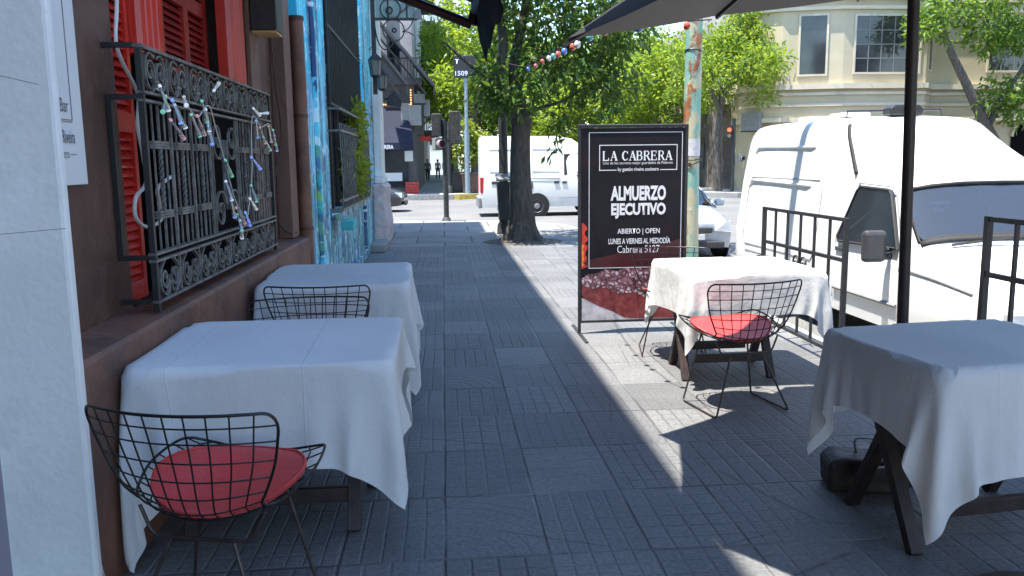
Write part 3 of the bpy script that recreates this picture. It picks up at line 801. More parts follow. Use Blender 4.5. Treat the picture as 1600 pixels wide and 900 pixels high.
for i in range(8):
    if i in (3, 4): continue
    a, c_ = YS[i], YS[i + 1]
    for q in (0.25, 0.5, 0.75):
        y = a + (c_ - a) * q
        if q == 0.5:
            twisted(y, 1.29, 1.58)
        else:
            MB().box(RX - 0.0035, RX + 0.0035, y - 0.0035, y + 0.0035, 1.121, 1.769).build('bar', M['iron'], rail, world=True)
    for z in (1.28, 1.59):
        col = MB()
        for dz in (-0.012, 0.0, 0.012):
            col.box(RX - 0.012, RX + 0.012, a + (c_ - a) * 0.2, a + (c_ - a) * 0.8, z + dz - 0.005, z + dz + 0.005)
        col.build('collar', M['iron'], rail, world=True)
def spiral(cy, cz, r, turns, a0, dirn, n_=34, tail=None):
    pts = []
    for i in range(n_ + 1):
        q = i / n_
        a = a0 + dirn * turns * 2 * PI * (1 - q)
        rr = r * (0.14 + 0.86 * q)
        pts.append((RX, cy + rr * math.cos(a), cz + rr * math.sin(a)))
    if tail: pts += tail
    return pts
def flat(mb, pts, wd=0.016, th=0.009):
    """flat iron band following pts in the railing plane (Y-Z)"""
    vs = []; fs = []
    m = len(pts)
    for i in range(m):
        p = Vector(pts[i]); t = (Vector(pts[min(i + 1, m - 1)]) - Vector(pts[max(i - 1, 0)])).normalized()
        k_ = Vector((1, 0, 0)).cross(t).normalized() * th / 2
        for sx, s_ in ((-1, -1), (1, -1), (1, 1), (-1, 1)):
            vs.append(p + Vector((sx * wd / 2, 0, 0)) + k_ * s_)
    for i in range(m - 1):
        for j in range(4): fs.append((i * 4 + j, i * 4 + (j + 1) % 4, i * 4 + 4 + (j + 1) % 4, i * 4 + 4 + j))
    mb.add(vs, fs)
scm = MB()
for i in range(8):
    sct, scb = MB(), MB()
    a, c_ = YS[i], YS[i + 1]; m_ = (a + c_) / 2; wd = (c_ - a)
    for sgn in (-1, 1):
        cy = m_ + sgn * wd * 0.22
        # top band: volutes opening from the centre and sweeping down and round
        if i not in (3, 4) or (i == 3 and sgn < 0) or (i == 4 and sgn > 0) or True:
            r0 = wd * 0.18
            pts = spiral(cy, 1.905, r0, 1.2, PI if sgn > 0 else 0.0, -sgn)
            pts += smooth_pts([pts[-1], (RX, m_ + sgn * 0.012, 1.87), (RX, m_ + sgn * 0.03, 1.83), (RX, m_ + sgn * 0.09, 1.825)], 4)[1:]
            flat(sct, pts)
            flat(sct, smooth_pts([(RX, m_ + sgn * 0.01, 1.97), (RX, m_ + sgn * wd * 0.25, 1.985), (RX, m_ + sgn * wd * 0.40, 1.93), (RX, m_ + sgn * wd * 0.36, 1.86), (RX, m_ + sgn * wd * 0.2, 1.82)], 5))
            r0 = wd * 0.18
            pts = spiral(cy, 1.0, r0, 1.2, PI if sgn > 0 else 0.0, sgn)
            pts += smooth_pts([pts[-1], (RX, m_ + sgn * 0.012, 0.965), (RX, m_ + sgn * 0.03, 0.93), (RX, m_ + sgn * 0.05, 0.915)], 4)[1:]
            flat(scb, pts)
            flat(scb, smooth_pts([(RX, m_ + sgn * wd * 0.20, 1.076), (RX, m_ + sgn * wd * 0.40, 1.03), (RX, m_ + sgn * wd * 0.42, 0.97), (RX, m_ + sgn * wd * 0.28, 0.925), (RX, m_ + sgn * 0.03, 0.915)], 5))
    scb.box(RX - 0.01, RX + 0.01, m_ - 0.03, m_ + 0.03, 0.962, 0.974)
    sct.box(RX - 0.01, RX + 0.01, m_ - 0.03, m_ + 0.03, 1.862, 1.874)
    for q in (0.0,):
        sct.box(RX - 0.005, RX + 0.005, a - 0.005, a + 0.005, 1.817, 1.992)
        scb.box(RX - 0.005, RX + 0.005, a - 0.005, a + 0.005, 0.912, 1.078)
    sct.build('scroll', M['iron'], rail, world=True); scb.build('scroll', M['iron'], rail, world=True)
m_ = (RY0 + RY1) / 2
for sgn in (-1, 1):
    for zc, dz in ((1.64, 1), (1.24, -1)):
        cy = m_ + sgn * 0.16
        pts = spiral(cy, zc, 0.125, 1.6, PI if sgn > 0 else 0.0, dz * sgn)
        pts += smooth_pts([pts[-1], (RX, m_ + sgn * 0.04, zc - dz * 0.12), (RX, m_ + sgn * 0.035, 1.44)], 5)[1:]
        flat(scm, pts)
    scm.box(RX - 0.005, RX + 0.005, m_ + sgn * 0.27 - 0.005, m_ + sgn * 0.27 + 0.005, 1.121, 1.769)
scm.build('centre_scroll', M['iron'], rail, world=True)

# ------------------------------------------------------------------ string lights tangled in the railing
random.seed(11)
sl = thing('string_lights', 'string of clear tube lights with coloured tips tangled in the railing', 'string lights', (RX + 0.03, 4.6, 1.8))
XS = RX + 0.03
path = [(3.85, 1.83), (4.0, 1.80), (4.25, 1.79), (4.45, 1.74), (4.65, 1.80), (4.8, 1.70), (4.95, 1.5), (5.05, 1.35), (5.15, 1.22), (5.35, 1.16), (5.5, 1.3), (5.6, 1.5), (5.65, 1.7), (5.75, 1.82), (5.95, 1.74), (6.2, 1.78), (6.35, 1.72)]
cp = smooth_pts([(XS, y + random.uniform(-.03, .03), z + random.uniform(-.02, .02)) for y, z in path], 5)
MB().tube(cp, 0.0035, 5).build('cord', M['cord_white'], sl, 60, world=True)
TIP = [emit('blue light tip', (0.16, 0.28, 0.75), 0.3), emit('green light tip', (0.22, 0.6, 0.45), 0.15), emit('pink light tip', (0.75, 0.42, 0.44), 0.1), emit('white light tip', (0.75, 0.8, 0.85), 0.15)]
tubes = [(3.86, 1.84, 20, 3), (3.92, 1.80, -50, 1), (4.02, 1.79, -10, 0), (4.05, 1.77, 10, 3), (3.98, 1.70, 40, 2), (4.3, 1.74, 15, 1), (4.4, 1.74, 35, 2), (4.5, 1.82, 20, 1), (4.56, 1.78, 0, 3), (4.75, 1.90, 115, 3), (4.58, 1.70, -25, 0), (4.9, 1.52, 35, 1), (4.88, 1.40, -10, 3), (4.96, 1.30, 5, 0), (5.08, 1.24, 25, 2), (5.1, 1.20, -30, 1), (5.15, 1.16, 10, 3), (5.3, 1.20, 40, 0), (5.5, 1.36, -15, 1), (5.45, 1.28, 50, 3), (5.56, 1.54, 45, 0), (5.7, 1.86, 70, 3), (5.75, 1.78, 5, 0), (5.86, 1.74, 15, 2), (5.96, 1.68, 35, 1), (6.15, 1.76, 5, 2), (6.3, 1.74, 20, 1), (6.34, 1.7, 0, 0), (4.2, 1.82, -65, 3), (5.9, 1.84, 95, 3)]
for y, z, a, ti in tubes:
    dv = Vector((random.uniform(0, .35), math.sin(R(a)), -math.cos(R(a)))).normalized()
    p0 = Vector((XS + 0.01, y, z)); p1 = p0 + dv * 0.105
    lt = MB().tube([p0, p1], [0.006, 0.0115], 8).build('light_tube', M['clear'], sl, 60, world=True)
    MB().tube([p0 - dv * 0.012, p0], [0.007, 0.0085], 8).tube([p1, p1 + dv * 0.006], [0.0118, 0.0105], 8).build('tip', TIP[ti], lt, 60, world=False).location = -world_loc(lt)
wc = MB().tube(smooth_pts([(-1.40, 3.95, 2.5), (-1.40, 3.9, 2.2), (-1.385, 3.82, 2.0), (-1.37, 3.98, 1.82), (-1.37, 3.95, 1.68), (-1.37, 3.99, 1.55), (-1.37, 4.0, 1.42), (-1.37, 3.86, 1.36), (-1.37, 3.84, 1.27), (-1.36, 3.95, 1.22), (-1.33, 4.05, 1.25), (-1.31, 3.98, 1.33), (-1.30, 3.95, 1.40), (-1.28, 4.1, 1.45)], 7), 0.009, 6).build('electric_cord', M['cord_white'], None, 60)
tag(wc, 'twisted white electric cord hanging behind the iron railing', 'cord')

# ================================================================== BLUE MURAL BUILDING
b = thing('mural_building', 'house front covered by a blue and turquoise mural', 'building', (-1.5, 12, 0))
f = MB()
WX = -1.27
HM = 9.0
f.box(-9, WX, 7.86, 9.6, 0, HM).box(-9, WX, 13.1, 16.9, 0, HM).box(-9, WX, 9.6002, 13.0998, 0, 0.95).box(-9, WX, 9.6002, 13.0998, 4.3, HM).box(-9, WX - 0.15, 9.6002, 13.0998, 0.95, 4.3)
# parapet has two small notches that let slivers of sun through
for y0, y1 in ((7.86, 16.9),): pass
f.build('wall', M['mural'], b, world=True)
f = MB().box(WX + 0.0005, WX + 0.05, 8.55, 8.82, 0, 6).box(WX + 0.0005, WX + 0.05, 13.35, 13.75, 0, 6).box(WX + 0.0005, WX + 0.04, 9.4, 13.3, 0, 0.12)
f.build('pilaster', M['mural'], b, world=True, bevel=0.01)
MB().box(WX + 0.0005, WX + 0.09, 9.55, 13.15, 0.86, 0.945).build('sill', M['mural'], b, world=True, bevel=0.01)
wd = MB().box(WX - 0.149, WX - 0.11, 9.61, 13.09, 0.952, 4.298).build('window', M['glass_win'], b, world=True)
f = MB()
for y in np.linspace(9.62, 13.08, 6): f.box(WX - 0.105, WX - 0.06, y - 0.04, y + 0.04, 0.955, 4.295)
f.box(WX - 0.1, WX - 0.07, 9.66, 13.04, 2.55, 2.65)
f.build('frame', M['iron_black'], wd, world=True)
f = MB()
for y in np.linspace(9.58, 13.12, 26): f.box(WX + 0.03, WX + 0.046, y - 0.008, y + 0.008, 2.16, 4.5)
for z in (2.16, 3.0, 4.0): f.box(WX + 0.025, WX + 0.05, 9.55, 13.15, z - 0.015, z + 0.015)
f.build('upper_grille', M['iron_black'], b, world=True)
f = MB()
for y in np.linspace(9.56, 13.14, 22): f.tube([(WX + 0.13, y, 0.98), (WX + 0.15, y, 1.2), (WX + 0.13, y, 1.95)], 0.009, 5)
for z in (0.98, 1.08, 1.86, 2.1): f.box(WX + 0.11, WX + 0.15, 9.52, 13.18, z - 0.014, z + 0.014)
for y in (9.53, 13.17):
    for z in (0.98, 1.86, 2.1): f.box(WX, WX + 0.11, y - 0.012, y + 0.012, z - 0.012, z + 0.012)
f.build('lower_grille', M['iron'], b, world=True)
# wall continuing to the corner
b2 = thing('corner_house', 'plain rendered house at the end of the block beyond the mural', 'house', (-3, 18.5, 0))
MB().box(-9, -1.6, 16.91, 20.0, 0, H_PAR).build('wall', M['pale_wall'], b2, world=True)
t = thing('white_column', 'off white pilaster strip at the far end of the mural', 'column', (-1.2, 15.9, 0))
MB().box(-1.27, -1.13, 15.75, 16.6, 1.25, 6.0).build('shaft', M['white_column'], t, world=True, bevel=0.015)
MB().box(-1.2698, -1.10, 15.6, 16.75, 1.12, 1.2495).build('capital', M['white_column'], t, world=True, bevel=0.02)
f = MB(); f.extr([(-1.27, 15.2, 0.001), (-1.03, 15.2, 0.001), (-1.01, 15.2, 0.35), (-1.06, 15.2, 0.75), (-1.04, 15.2, 1.05), (-1.09, 15.2, 1.119), (-1.27, 15.2, 1.119)], (0, 1.6, 0))
f.build('base', M['pink_stone'], t, world=True, bevel=0.03)
t = thing('door_step', 'low pale step at the foot of the mural wall', 'step', (-1.1, 14.7, 0))
MB().box(-1.265, -1.0, 14.1, 15.19, 0.001, 0.13).build('tread', M['concrete'], t, world=True, bevel=0.015)
t = thing('planter_box', 'small turquoise box below the barred window', 'box', (-1.2, 9.75, 0.83))
MB().box(-1.175, -1.03, 9.62, 9.95, 0.74, 0.855).build('box', simple('turquoise paint', (0.06, 0.42, 0.42), 0.6, var=0.1), t, world=True, bevel=0.01)

# leaves ---------------------------------------------------------
def leaf_mesh(centres, dirs, ln, wd, rng, droop=0.4):
    """one folded four-cornered leaf at each centre"""
    n_ = len(centres)
    d = dirs / np.linalg.norm(dirs, axis=1, keepdims=True)
    d[:, 2] -= droop * rng.random(n_); d /= np.linalg.norm(d, axis=1, keepdims=True)
    r = rng.normal(size=(n_, 3)); s_ = np.cross(d, r); s_ /= np.linalg.norm(s_, axis=1, keepdims=True)
    L = ln * (0.7 + 0.6 * rng.random(n_))[:, None]; W = wd * (0.7 + 0.6 * rng.random(n_))[:, None]
    nn = np.cross(d, s_)
    a = centres; b_ = centres + d * L * 0.45 + s_ * W * 0.5 + nn * W * 0.15; c_ = centres + d * L; e_ = centres + d * L * 0.45 - s_ * W * 0.5 + nn * W * 0.15
    V = np.stack([a, b_, c_, e_], 1).reshape(-1, 3)
    Fc = np.arange(n_ * 4).reshape(-1, 4)
    return V, Fc
def mesh_np(name, V, Fc, mat, parent=None):
    me = bpy.data.meshes.new(name)
    me.vertices.add(len(V)); me.vertices.foreach_set('co', V.astype(np.float32).ravel())
    k_ = Fc.shape[1]
    me.loops.add(Fc.size); me.loops.foreach_set('vertex_index', Fc.astype(np.int32).ravel())
    me.polygons.add(len(Fc)); me.polygons.foreach_set('loop_start', np.arange(0, Fc.size, k_, dtype=np.int32))
    me.update(calc_edges=True); me.validate()
    me.materials.append(mat)
    o = bpy.data.objects.new(name, me); C.objects.link(o); o.parent = parent
    return o
def crown(name, clumps, n_, ln, wd, mat, parent, seed, droop=0.5, spray=10, spread=0.22):
    """foliage: sprays of leaves strewn through the outer part of ellipsoid clumps (x, y, z, rx, ry, rz)"""
    rng = np.random.default_rng(seed)
    cl = np.array(clumps, float)
    wgt = (cl[:, 3] * cl[:, 4] * cl[:, 5]) ** 0.75; wgt /= wgt.sum()
    ns = n_ // spray
    which = rng.choice(len(cl), ns, p=wgt)
    u = rng.normal(size=(ns, 3)); u /= np.linalg.norm(u, axis=1, keepdims=True)
    rad = (0.35 + 0.65 * rng.random(ns) ** 0.6)
    cen = cl[which, :3] + u * rad[:, None] * cl[which, 3:]
    cc = np.repeat(cen, spray, 0) + rng.normal(size=(ns * spray, 3)) * spread
    dd = np.repeat(u, spray, 0) * 0.6 + rng.normal(size=(ns * spray, 3)) * 0.8
    V, Fc = leaf_mesh(cc, dd, ln, wd, rng, droop)
    return mesh_np(name, V, Fc, mat, parent)

rng = np.random.default_rng(5)
t = thing('climbing_plant', 'bright green plant growing through the lower window grille', 'plant', (-1.17, 11.4, 0.98))
crown('foliage', [(0.0, 0, 0.35, .05, .5, .28), (0.0, 0.25, 0.75, .05, .4, .3), (0.0, 0.5, 1.1, .04, .3, .25), (0.0, -.25, 0.5, .05, .35, .25)], 1100, 0.11, 0.05, M['leaf_yellow'], t, 3, spread=0.05)
f = MB()
for q in range(5): f.tube(smooth_pts([(0.0, -.2 + q * .12, 0), (0.03, -.2 + q * .15, .35), (0.04, -.1 + q * .14, .8)], 3), 0.006, 5)
f.build('stem', M['bark'], t)

# ------------------------------------------------------------------ iron bracket sign with two lanterns
t = thing('bracket_sign', 'pale green hanging sign on a scrolled black iron bracket', 'sign', (-1.06, 14, 3))
f = MB()
f.box(-1.05, -0.36, 13.985, 14.015, 3.76, 3.80).box(-1.05, -0.36, 13.985, 14.015, 4.08, 4.12).box(-1.10, -1.03, 13.97, 14.03, 2.6, 4.3)
def circ(cx, cz, r, y=14.0, n_=28): return [(cx + r * math.cos(2 * PI * i / n_), y, cz + r * math.sin(2 * PI * i / n_)) for i in range(n_)]
f.tube(circ(-0.78, 3.93, 0.16, 13.95), 0.010, 6, closed=True).tube(circ(-0.74, 3.60, 0.17, 13.95), 0.010, 6, closed=True)
f.tube(circ(-0.80, 3.91, 0.05, 13.95, 16), 0.012, 6, closed=True).tube(circ(-0.73, 3.60, 0.03, 13.95, 16), 0.014, 6, closed=True)
f.tube(smooth_pts([(-1.04, 13.95, 3.7), (-1.0, 13.95, 3.45), (-0.9, 13.95, 3.3), (-0.78, 13.95, 3.36), (-0.74, 13.95, 3.44)]), 0.011, 6)
f.tube(smooth_pts([(-0.64, 13.95, 3.85), (-0.55, 13.95, 3.93), (-0.45, 13.95, 4.0)]), 0.008, 6).tube(smooth_pts([(-0.6, 13.95, 3.58), (-0.5, 13.95, 3.63), (-0.42, 13.95, 3.75)]), 0.008, 6).tube(smooth_pts([(-0.6, 13.95, 3.58), (-0.5, 13.95, 3.57), (-0.42, 13.95, 3.52)]), 0.008, 6)
for x in (-0.82, -0.52): f.box(x - 0.012, x + 0.012, 13.98, 14.02, 3.801, 4.079)
f.build('bracket', M['iron_black'], t, 60, world=True)
MB().box(-1.02, -0.39, 13.992, 14.008, 3.803, 4.077).build('panel', M['sign_green'], t, world=True)
MB().extr([(-0.40, 13.93, 3.78), (-0.28, 13.93, 3.78), (-0.30, 13.93, 3.93), (-0.38, 13.93, 3.93)], (0, 0.12, 0)).build('lamp_shade', M['plastic_grey'], t, world=True)
def lantern(x, y, z, s, label):
    t = thing('lantern', label, 'lantern', (x, y, z))
    a = MB()
    a.lathe([(0.02, .37), (0.03, .36), (0.12, .27), (0.125, .255)], n=6).lathe([(0.05, -.03), (0.085, 0.0), (0.085, 0.015)], n=6)
    for j in range(6):
        q = 2 * PI * j / 6
        a.tube([(0.083 * math.cos(q), 0.083 * math.sin(q), 0.01), (0.115 * math.cos(q), 0.115 * math.sin(q), 0.26)], 0.006, 5)
    a.tube([(0, 0, .36), (0, 0, .42), (-.05, 0, .47), (-.10, 0, .42)], 0.008, 5)
    a.build('lantern_frame', M['iron_black'], t, 30)
    MB().lathe([(0.078, 0.012), (0.108, 0.255)], n=6).build('pane', M['lantern_glass'], t)
    MB().ball((0, 0, 0.1), 0.03, 0.03, 0.05).build('bulb', simple('frosted bulb', (0.6, 0.55, 0.42), 0.4), t, 60)
    t.scale = (s, s, s)
lantern(-1.02, 13.6, 2.85, 0.95, 'old hexagonal street lantern nearer the blue wall')
lantern(-0.98, 14.5, 2.72, 0.9, 'lower old lantern beside the off white column')
t = thing('floodlight', 'small black floodlight jutting from the white column', 'lamp', (-1.0, 15.9, 2.6))
MB().extr([(-.02, -.1, -.05), (.25, -.1, -.1), (.28, -.1, .03), (.15, -.1, .2), (.04, -.1, .12)], (0, 0.2, 0)).build('lamp_body', M['iron_black'], t, bevel=0.01)
MB().tube([(-.06, 0, .05), (.05, 0, .08)], 0.02, 6).build('arm', M['iron_black'], t)

pc = MB().tube(smooth_pts([(-1.205, 2.70, 0.84), (-1.205, 2.71, 0.6), (-1.203, 2.75, 0.38), (-1.205, 2.77, 0.2), (-1.204, 2.84, 0.0)], 5), 0.006, 6).build('cable', M['cord_white'], None, 60)
tag(pc, 'thin pale cable running down the plinth beside the grey pillar', 'cable')

# ================================================================== FAR LEFT CORNER BUILDINGS (across the side street)
YF = 41.5
b = thing('corner_restaurant', 'dark corner restaurant across the side street with pale upper floor', 'building', (-4, 45, 0))
MB().box(-16, -1.3, YF, 60, 0, 5.2).build('ground_floor', M['shop_wall'], b, world=True)
MB().box(-16, -3.0, YF + 0.6, 60, 5.2, 15).box(-3.0, -1.35, YF + 3.5, 60, 5.2, 15).box(-1.9, -1.35, YF + 0.05, YF + 0.5, 5.2, 9.8).box(-2.95, -2.55, YF + 0.05, YF + 0.5, 5.2, 12.5).build('upper_wall', M['pale_wall'], b, world=True)
MB().box(-3.0, -0.9, YF - 0.3, YF + 3.45, 5.2, 5.5).build('balcony_slab', M['shop_wall'], b, world=True)
f = MB()
for x in np.linspace(-2.9, -1.0, 14): f.box(x - .015, x + .015, YF - 0.27, YF - 0.24, 5.5, 6.4)
f.box(-2.95, -0.95, YF - 0.28, YF - 0.23, 6.4, 6.45)
f.build('balcony_rail', M['iron_black'], b, world=True)
MB().box(-5.2, -1.7, YF - 0.05, YF - 0.01, 0.3, 3.0).build('shop_window', M['glass_win'], b, world=True)
MB().box(-3.4, -2.0, YF - 0.10, YF - 0.052, 0.6, 1.0).build('menu_panel', M['sign_white'], b, world=True)
MB().box(-1.85, -1.45, YF - 0.06, YF - 0.012, 1.55, 2.05).build('notice', M['sign_white'], b, world=True)
MB().box(-2.6, -2.1, YF + 3.4, YF + 3.49, 5.6, 7.8).build('window', M['glass_win'], b, world=True)
MB().box(-5.5, -4.2, YF + 0.53, YF + 0.59, 6, 9).build('window', M['glass_win'], b, world=True)
MB().box(-3.1, -1.5, YF - 0.045, YF - 0.015, 4.25, 4.95).build('fascia', M['plastic_dark'], b, world=True)
f = MB()
for x in np.linspace(-3.08, -1.48, 17): f.ball((x, YF - 0.07, 4.27), 0.035, nu=6, nv=4)
for z in np.linspace(4.35, 4.95, 6): f.ball((-1.47, YF - 0.07, z), 0.035, nu=6, nv=4)
t = thing('bulb_border', 'row of small warm bulbs edging the dark shop fascia', 'lights', (-2.3, YF - 0.07, 4.25))
f.build('bulbs', emit('warm bulb', (0.9, 0.42, 0.16), 1.2), t, 60, world=True)

t = thing('navy_awning', 'navy canvas shop awning lettered in white across the side street', 'awning', (-2.4, YF, 2.1))
f = MB().extr([(-4.6, YF - 0.02, 4.15), (-4.6, YF - 1.5, 2.42), (-4.6, YF - 1.5, 2.38), (-4.6, YF - 0.02, 4.05)], (2.95, 0, 0))
f.add([(-1.65, YF - 0.02, 4.15), (-1.36, YF - 1.5, 2.40), (-1.65, YF - 1.5, 2.41)], [(0, 1, 2)])
f.build('canopy', M['awning_navy'], t, world=True)
MB().box(-4.6, -1.36, YF - 1.53, YF - 1.505, 2.08, 2.42).build('valance', M['awning_navy'], t, world=True)
text_mesh('LA CABRERA', t, 'lettering', M['white_text'], lambda a, c: (a, YF - 1.536, c), 1.02, 0.19, -3.32, 2.13, off=0.02)
def side_awning(name, label, x0, z0, x1, z1, y0, y1):
    t = thing('side_awning', label, 'awning', (x0, y0, z0), group='charcoal awnings on the corner restaurant')
    d = Vector((x1 - x0, 0, z1 - z0)).normalized(); up = Vector((-d.z, 0, d.x)) * 0.05
    MB().extr([(x0, y0, z0), (x1, y0, z1), (x1 + up.x, y0, z1 + up.z), (x0 + up.x, y0, z0 + up.z)], (0, y1 - y0, 0)).build('canopy', M['awning_grey'], t, world=True)
    MB().box(x1 - 0.03, x1 + 0.03, y0, y1, z1 - 0.5, z1 - 0.01).build('valance', M['awning_grey'], t, world=True)
    if name == 'b': MB().extr([(x0, y0 - .03, z0 - .1), (x1, y0 - .03, z1 - .05), (x0, y0 - .03, z1 - .05)], (0, .02, 0)).build('side_panel', M['awning_grey'], t, world=True)
    MB().tube([(x0, y0 - 0.05, z0 - 0.1), (x1, y0 - 0.05, z1 - 0.1)], 0.09, 6).tube([(x0, y0 - 0.06, z0 - 0.75), (x1 - .35, y0 - 0.06, z1 - 0.5)], 0.05, 6).build('arm', M['iron_black'], t, 60, world=True)
side_awning('a', 'upper charcoal awning reaching farthest over the pavement corner', -3.1, 8.35, -0.35, 5.15, 40.3, 44.5)
side_awning('b', 'lower charcoal awning tucked close to the fascia bulbs', -3.3, 7.3, -1.55, 5.05, 38.9, 40.2)

def ac(x, y, z, wd, h, label, rz=0.0):
    t = thing('air_conditioner', label, 'air conditioner', (x, y, z), rz, group='air conditioner units')
    MB().box(-wd / 2, wd / 2, -.18, .18, 0, h).build('casing', M['ac'], t, bevel=0.02)
    f = MB()
    for q in np.linspace(0.1, 0.9, 8): f.box(-wd * .42, wd * .42, -.2, -.181, h * q - .015, h * q + .015)
    f.build('grille', M['plastic_grey'], t)
    MB().box(-wd / 2 - .03, wd / 2 + .03, -.15, .18, -.06, -.001).build('bracket', M['iron_black'], t)
ac(-1.75, YF - 0.4, 3.35, 0.38, 0.95, 'narrow grey air conditioner left of its bulky neighbour')
ac(-1.28, YF - 0.45, 3.25, 0.60, 0.95, 'bulkiest grey air conditioner by the far awning')
ac(-1.05, YF - 0.15, 4.32, 0.5, 0.42, 'small air conditioner perched above the bulky one')
ac(-0.72, YF + 0.1, 3.7, 0.3, 0.8, 'upright air conditioner nearest the sidewalk trees')
t = thing('red_sign', 'small bright red sign over the far pavement', 'sign', (-0.9, 45, 2.6))
MB().extr([(-.3, 0, 0), (.32, 0, 0.05), (.28, 0, .3), (.05, 0, .22), (-.2, 0, .32)], (0, 0.06, 0)).build('panel', simple('red plastic', (0.75, 0.05, 0.03), 0.4, var=0.1), t)
MB().tube([(-.4, 0.03, .35), (-.2, 0.03, .3)], .02, 5).build('arm', M['iron_black'], t)
t = thing('red_crate', 'red crate standing by the far shop corner', 'crate', (-1.5, YF - 0.6, 0))
f = MB().box(-.3, .3, -.2, .2, 0.0, .04)
for q in range(4): f.box(-.3, .3, -.2, -.17, .06 + q * .13, .16 + q * .13).box(-.3, .3, .17, .2, .06 + q * .13, .16 + q * .13).box(-.3, -.27, -.169, .169, .06 + q * .13, .16 + q * .13).box(.27, .3, -.169, .169, .06 + q * .13, .16 + q * .13)
f.box(-.32, -.301, -.21, -.15, .04, .58).box(.301, .32, -.21, -.15, .04, .58)
f.build('crate_body', simple('red crate plastic', (0.5, 0.04, 0.03), 0.5), t)

b = thing('far_building', 'balconied apartment block farther along the left pavement', 'building', (-5, 75, 0))
MB().box(-14, -1.5, 61, 100, 0, 16).build('wall', M['pale_wall'], b, world=True)
for fl in range(4):
    for y in (62, 72, 82):
        MB().box(-1.5, -0.4, y, y + 6, 3.6 + fl * 3.1, 3.8 + fl * 3.1).build('balcony', M['shop_wall'], b, world=True)
        MB().box(-1.52, -1.46, y + 1, y + 5, 4.0 + fl * 3.1, 6.2 + fl * 3.1).build('window', M['glass_win'], b, world=True)
b = thing('distant_tower', 'white apartment tower above the trees at the street end', 'building', (-2, 130, 0))
MB().box(-10, 2.5, 125, 145, 0, 34).build('wall', M['sign_white'], b, world=True)
for fl in range(9):
    for x in (-8, -5, -2, 0.5): MB().box(x, x + 1.4, 124.9, 124.98, 4 + fl * 3.1, 6 + fl * 3.1).build('window', M['glass_win'], b, world=True)

# ================================================================== FAR RIGHT CREAM CORNER BUILDING
b = thing('cream_building', 'cream rendered corner building with rounded bay and ledge mouldings', 'building', (20, 42, 0))
low = [(14.75, 41.6), (14.9, 40.2), (15.6, 39.0), (18.3, 38.3), (22.3, 38.3), (23.0, 39.2), (60, 39.2), (60, 41.6)]
upp = [(14.5, 41.6), (14.6, 40.0), (15.0, 39.1), (15.8, 38.6), (18.4, 37.9), (22.4, 37.9), (23.2, 38.8), (60, 38.8), (60, 41.6)]
def off(poly, d):
    n_ = len(poly); out = []
    for i, p_ in enumerate(poly):
        a = Vector(poly[i - 1]); c_ = Vector(poly[(i + 1) % n_]); t_ = (c_ - a).normalized()
        out.append((p_[0] + -t_.y * -d, p_[1] + -t_.x * d) if False else (p_[0] - (-t_.y) * d, p_[1] - t_.x * d))
    return out
MB().prism(low, -0.02, 3.2).build('ground_floor', M['cream'], b, world=True)
MB().prism(upp, 3.2, 13.5).build('upper_wall', M['cream'], b, world=True)
f = MB()
for z0, z1, d in ((3.15, 3.35, .12), (3.85, 3.98, .10), (4.35, 4.48, .10), (4.62, 4.86, .22), (8.15, 8.3, .12), (8.6, 8.95, .25)): f.prism(off(upp, d), z0, z1)
f.build('moulding', M['cream_trim'], b, world=True)
def wall_window(p0, p1, z0, z1, nv, nh, name='window', frame='cream_trim', proud=0.06):
    p0, p1 = Vector((p0[0], p0[1], 0)), Vector((p1[0], p1[1], 0)); t_ = (p1 - p0).normalized(); n_ = Vector((t_.y, -t_.x, 0))
    up = Vector((0, 0, 1)); L = (p1 - p0).length
    def q(u, z, d): return p0 + t_ * u + up * z + n_ * d
    g = MB(); g.add([q(0, z0, .02), q(L, z0, .02), q(L, z1, .02), q(0, z1, .02)], [(0, 1, 2, 3)])
    w_ = g.build(name, M['glass_win'], b, world=True, fix=False)
    f = MB()
    fw = .09
    for a0, a1, c0, c1 in ((-fw, 0, z0 - fw, z1 + fw), (L, L + fw, z0 - fw, z1 + fw), (0, L, z0 - fw, z0), (0, L, z1, z1 + fw)):
        f.extr([q(a0, c0, .005), q(a1, c0, .005), q(a1, c1, .005), q(a0, c1, .005)], n_ * proud)
    o_ = f.build('frame', M[frame], w_, world=False); o_.location = -world_loc(w_)
    m2 = MB()
    for i in range(1, nv): m2.extr([q(L * i / nv - .02, z0, .022), q(L * i / nv + .02, z0, .022), q(L * i / nv + .02, z1, .022), q(L * i / nv - .02, z1, .022)], n_ * .02)
    for i in range(1, nh): m2.extr([q(0, z0 + (z1 - z0) * i / nh - .02, .0225), q(L, z0 + (z1 - z0) * i / nh - .02, .0225), q(L, z0 + (z1 - z0) * i / nh + .02, .0225), q(0, z0 + (z1 - z0) * i / nh + .02, .0225)], n_ * .022)
    if m2.v:
        o_ = m2.build('glazing_bar', M['plastic_grey'], w_); o_.location = -world_loc(w_)
wall_window((18.95, 37.9), (22.0, 37.9), 5.35, 7.85, 5, 4)
wall_window((16.55, 38.4), (17.65, 38.1), 5.3, 7.9, 1, 1)
wall_window((14.63, 39.85), (14.97, 39.2), 5.0, 7.8, 2, 6)
wall_window((22.62, 38.16), (22.98, 38.56), 5.5, 7.4, 1, 1)
wall_window((26.0, 38.8), (29.2, 38.8), 5.5, 7.7, 5, 2)
wall_window((34.0, 38.8), (37.2, 38.8), 5.5, 7.7, 5, 2)
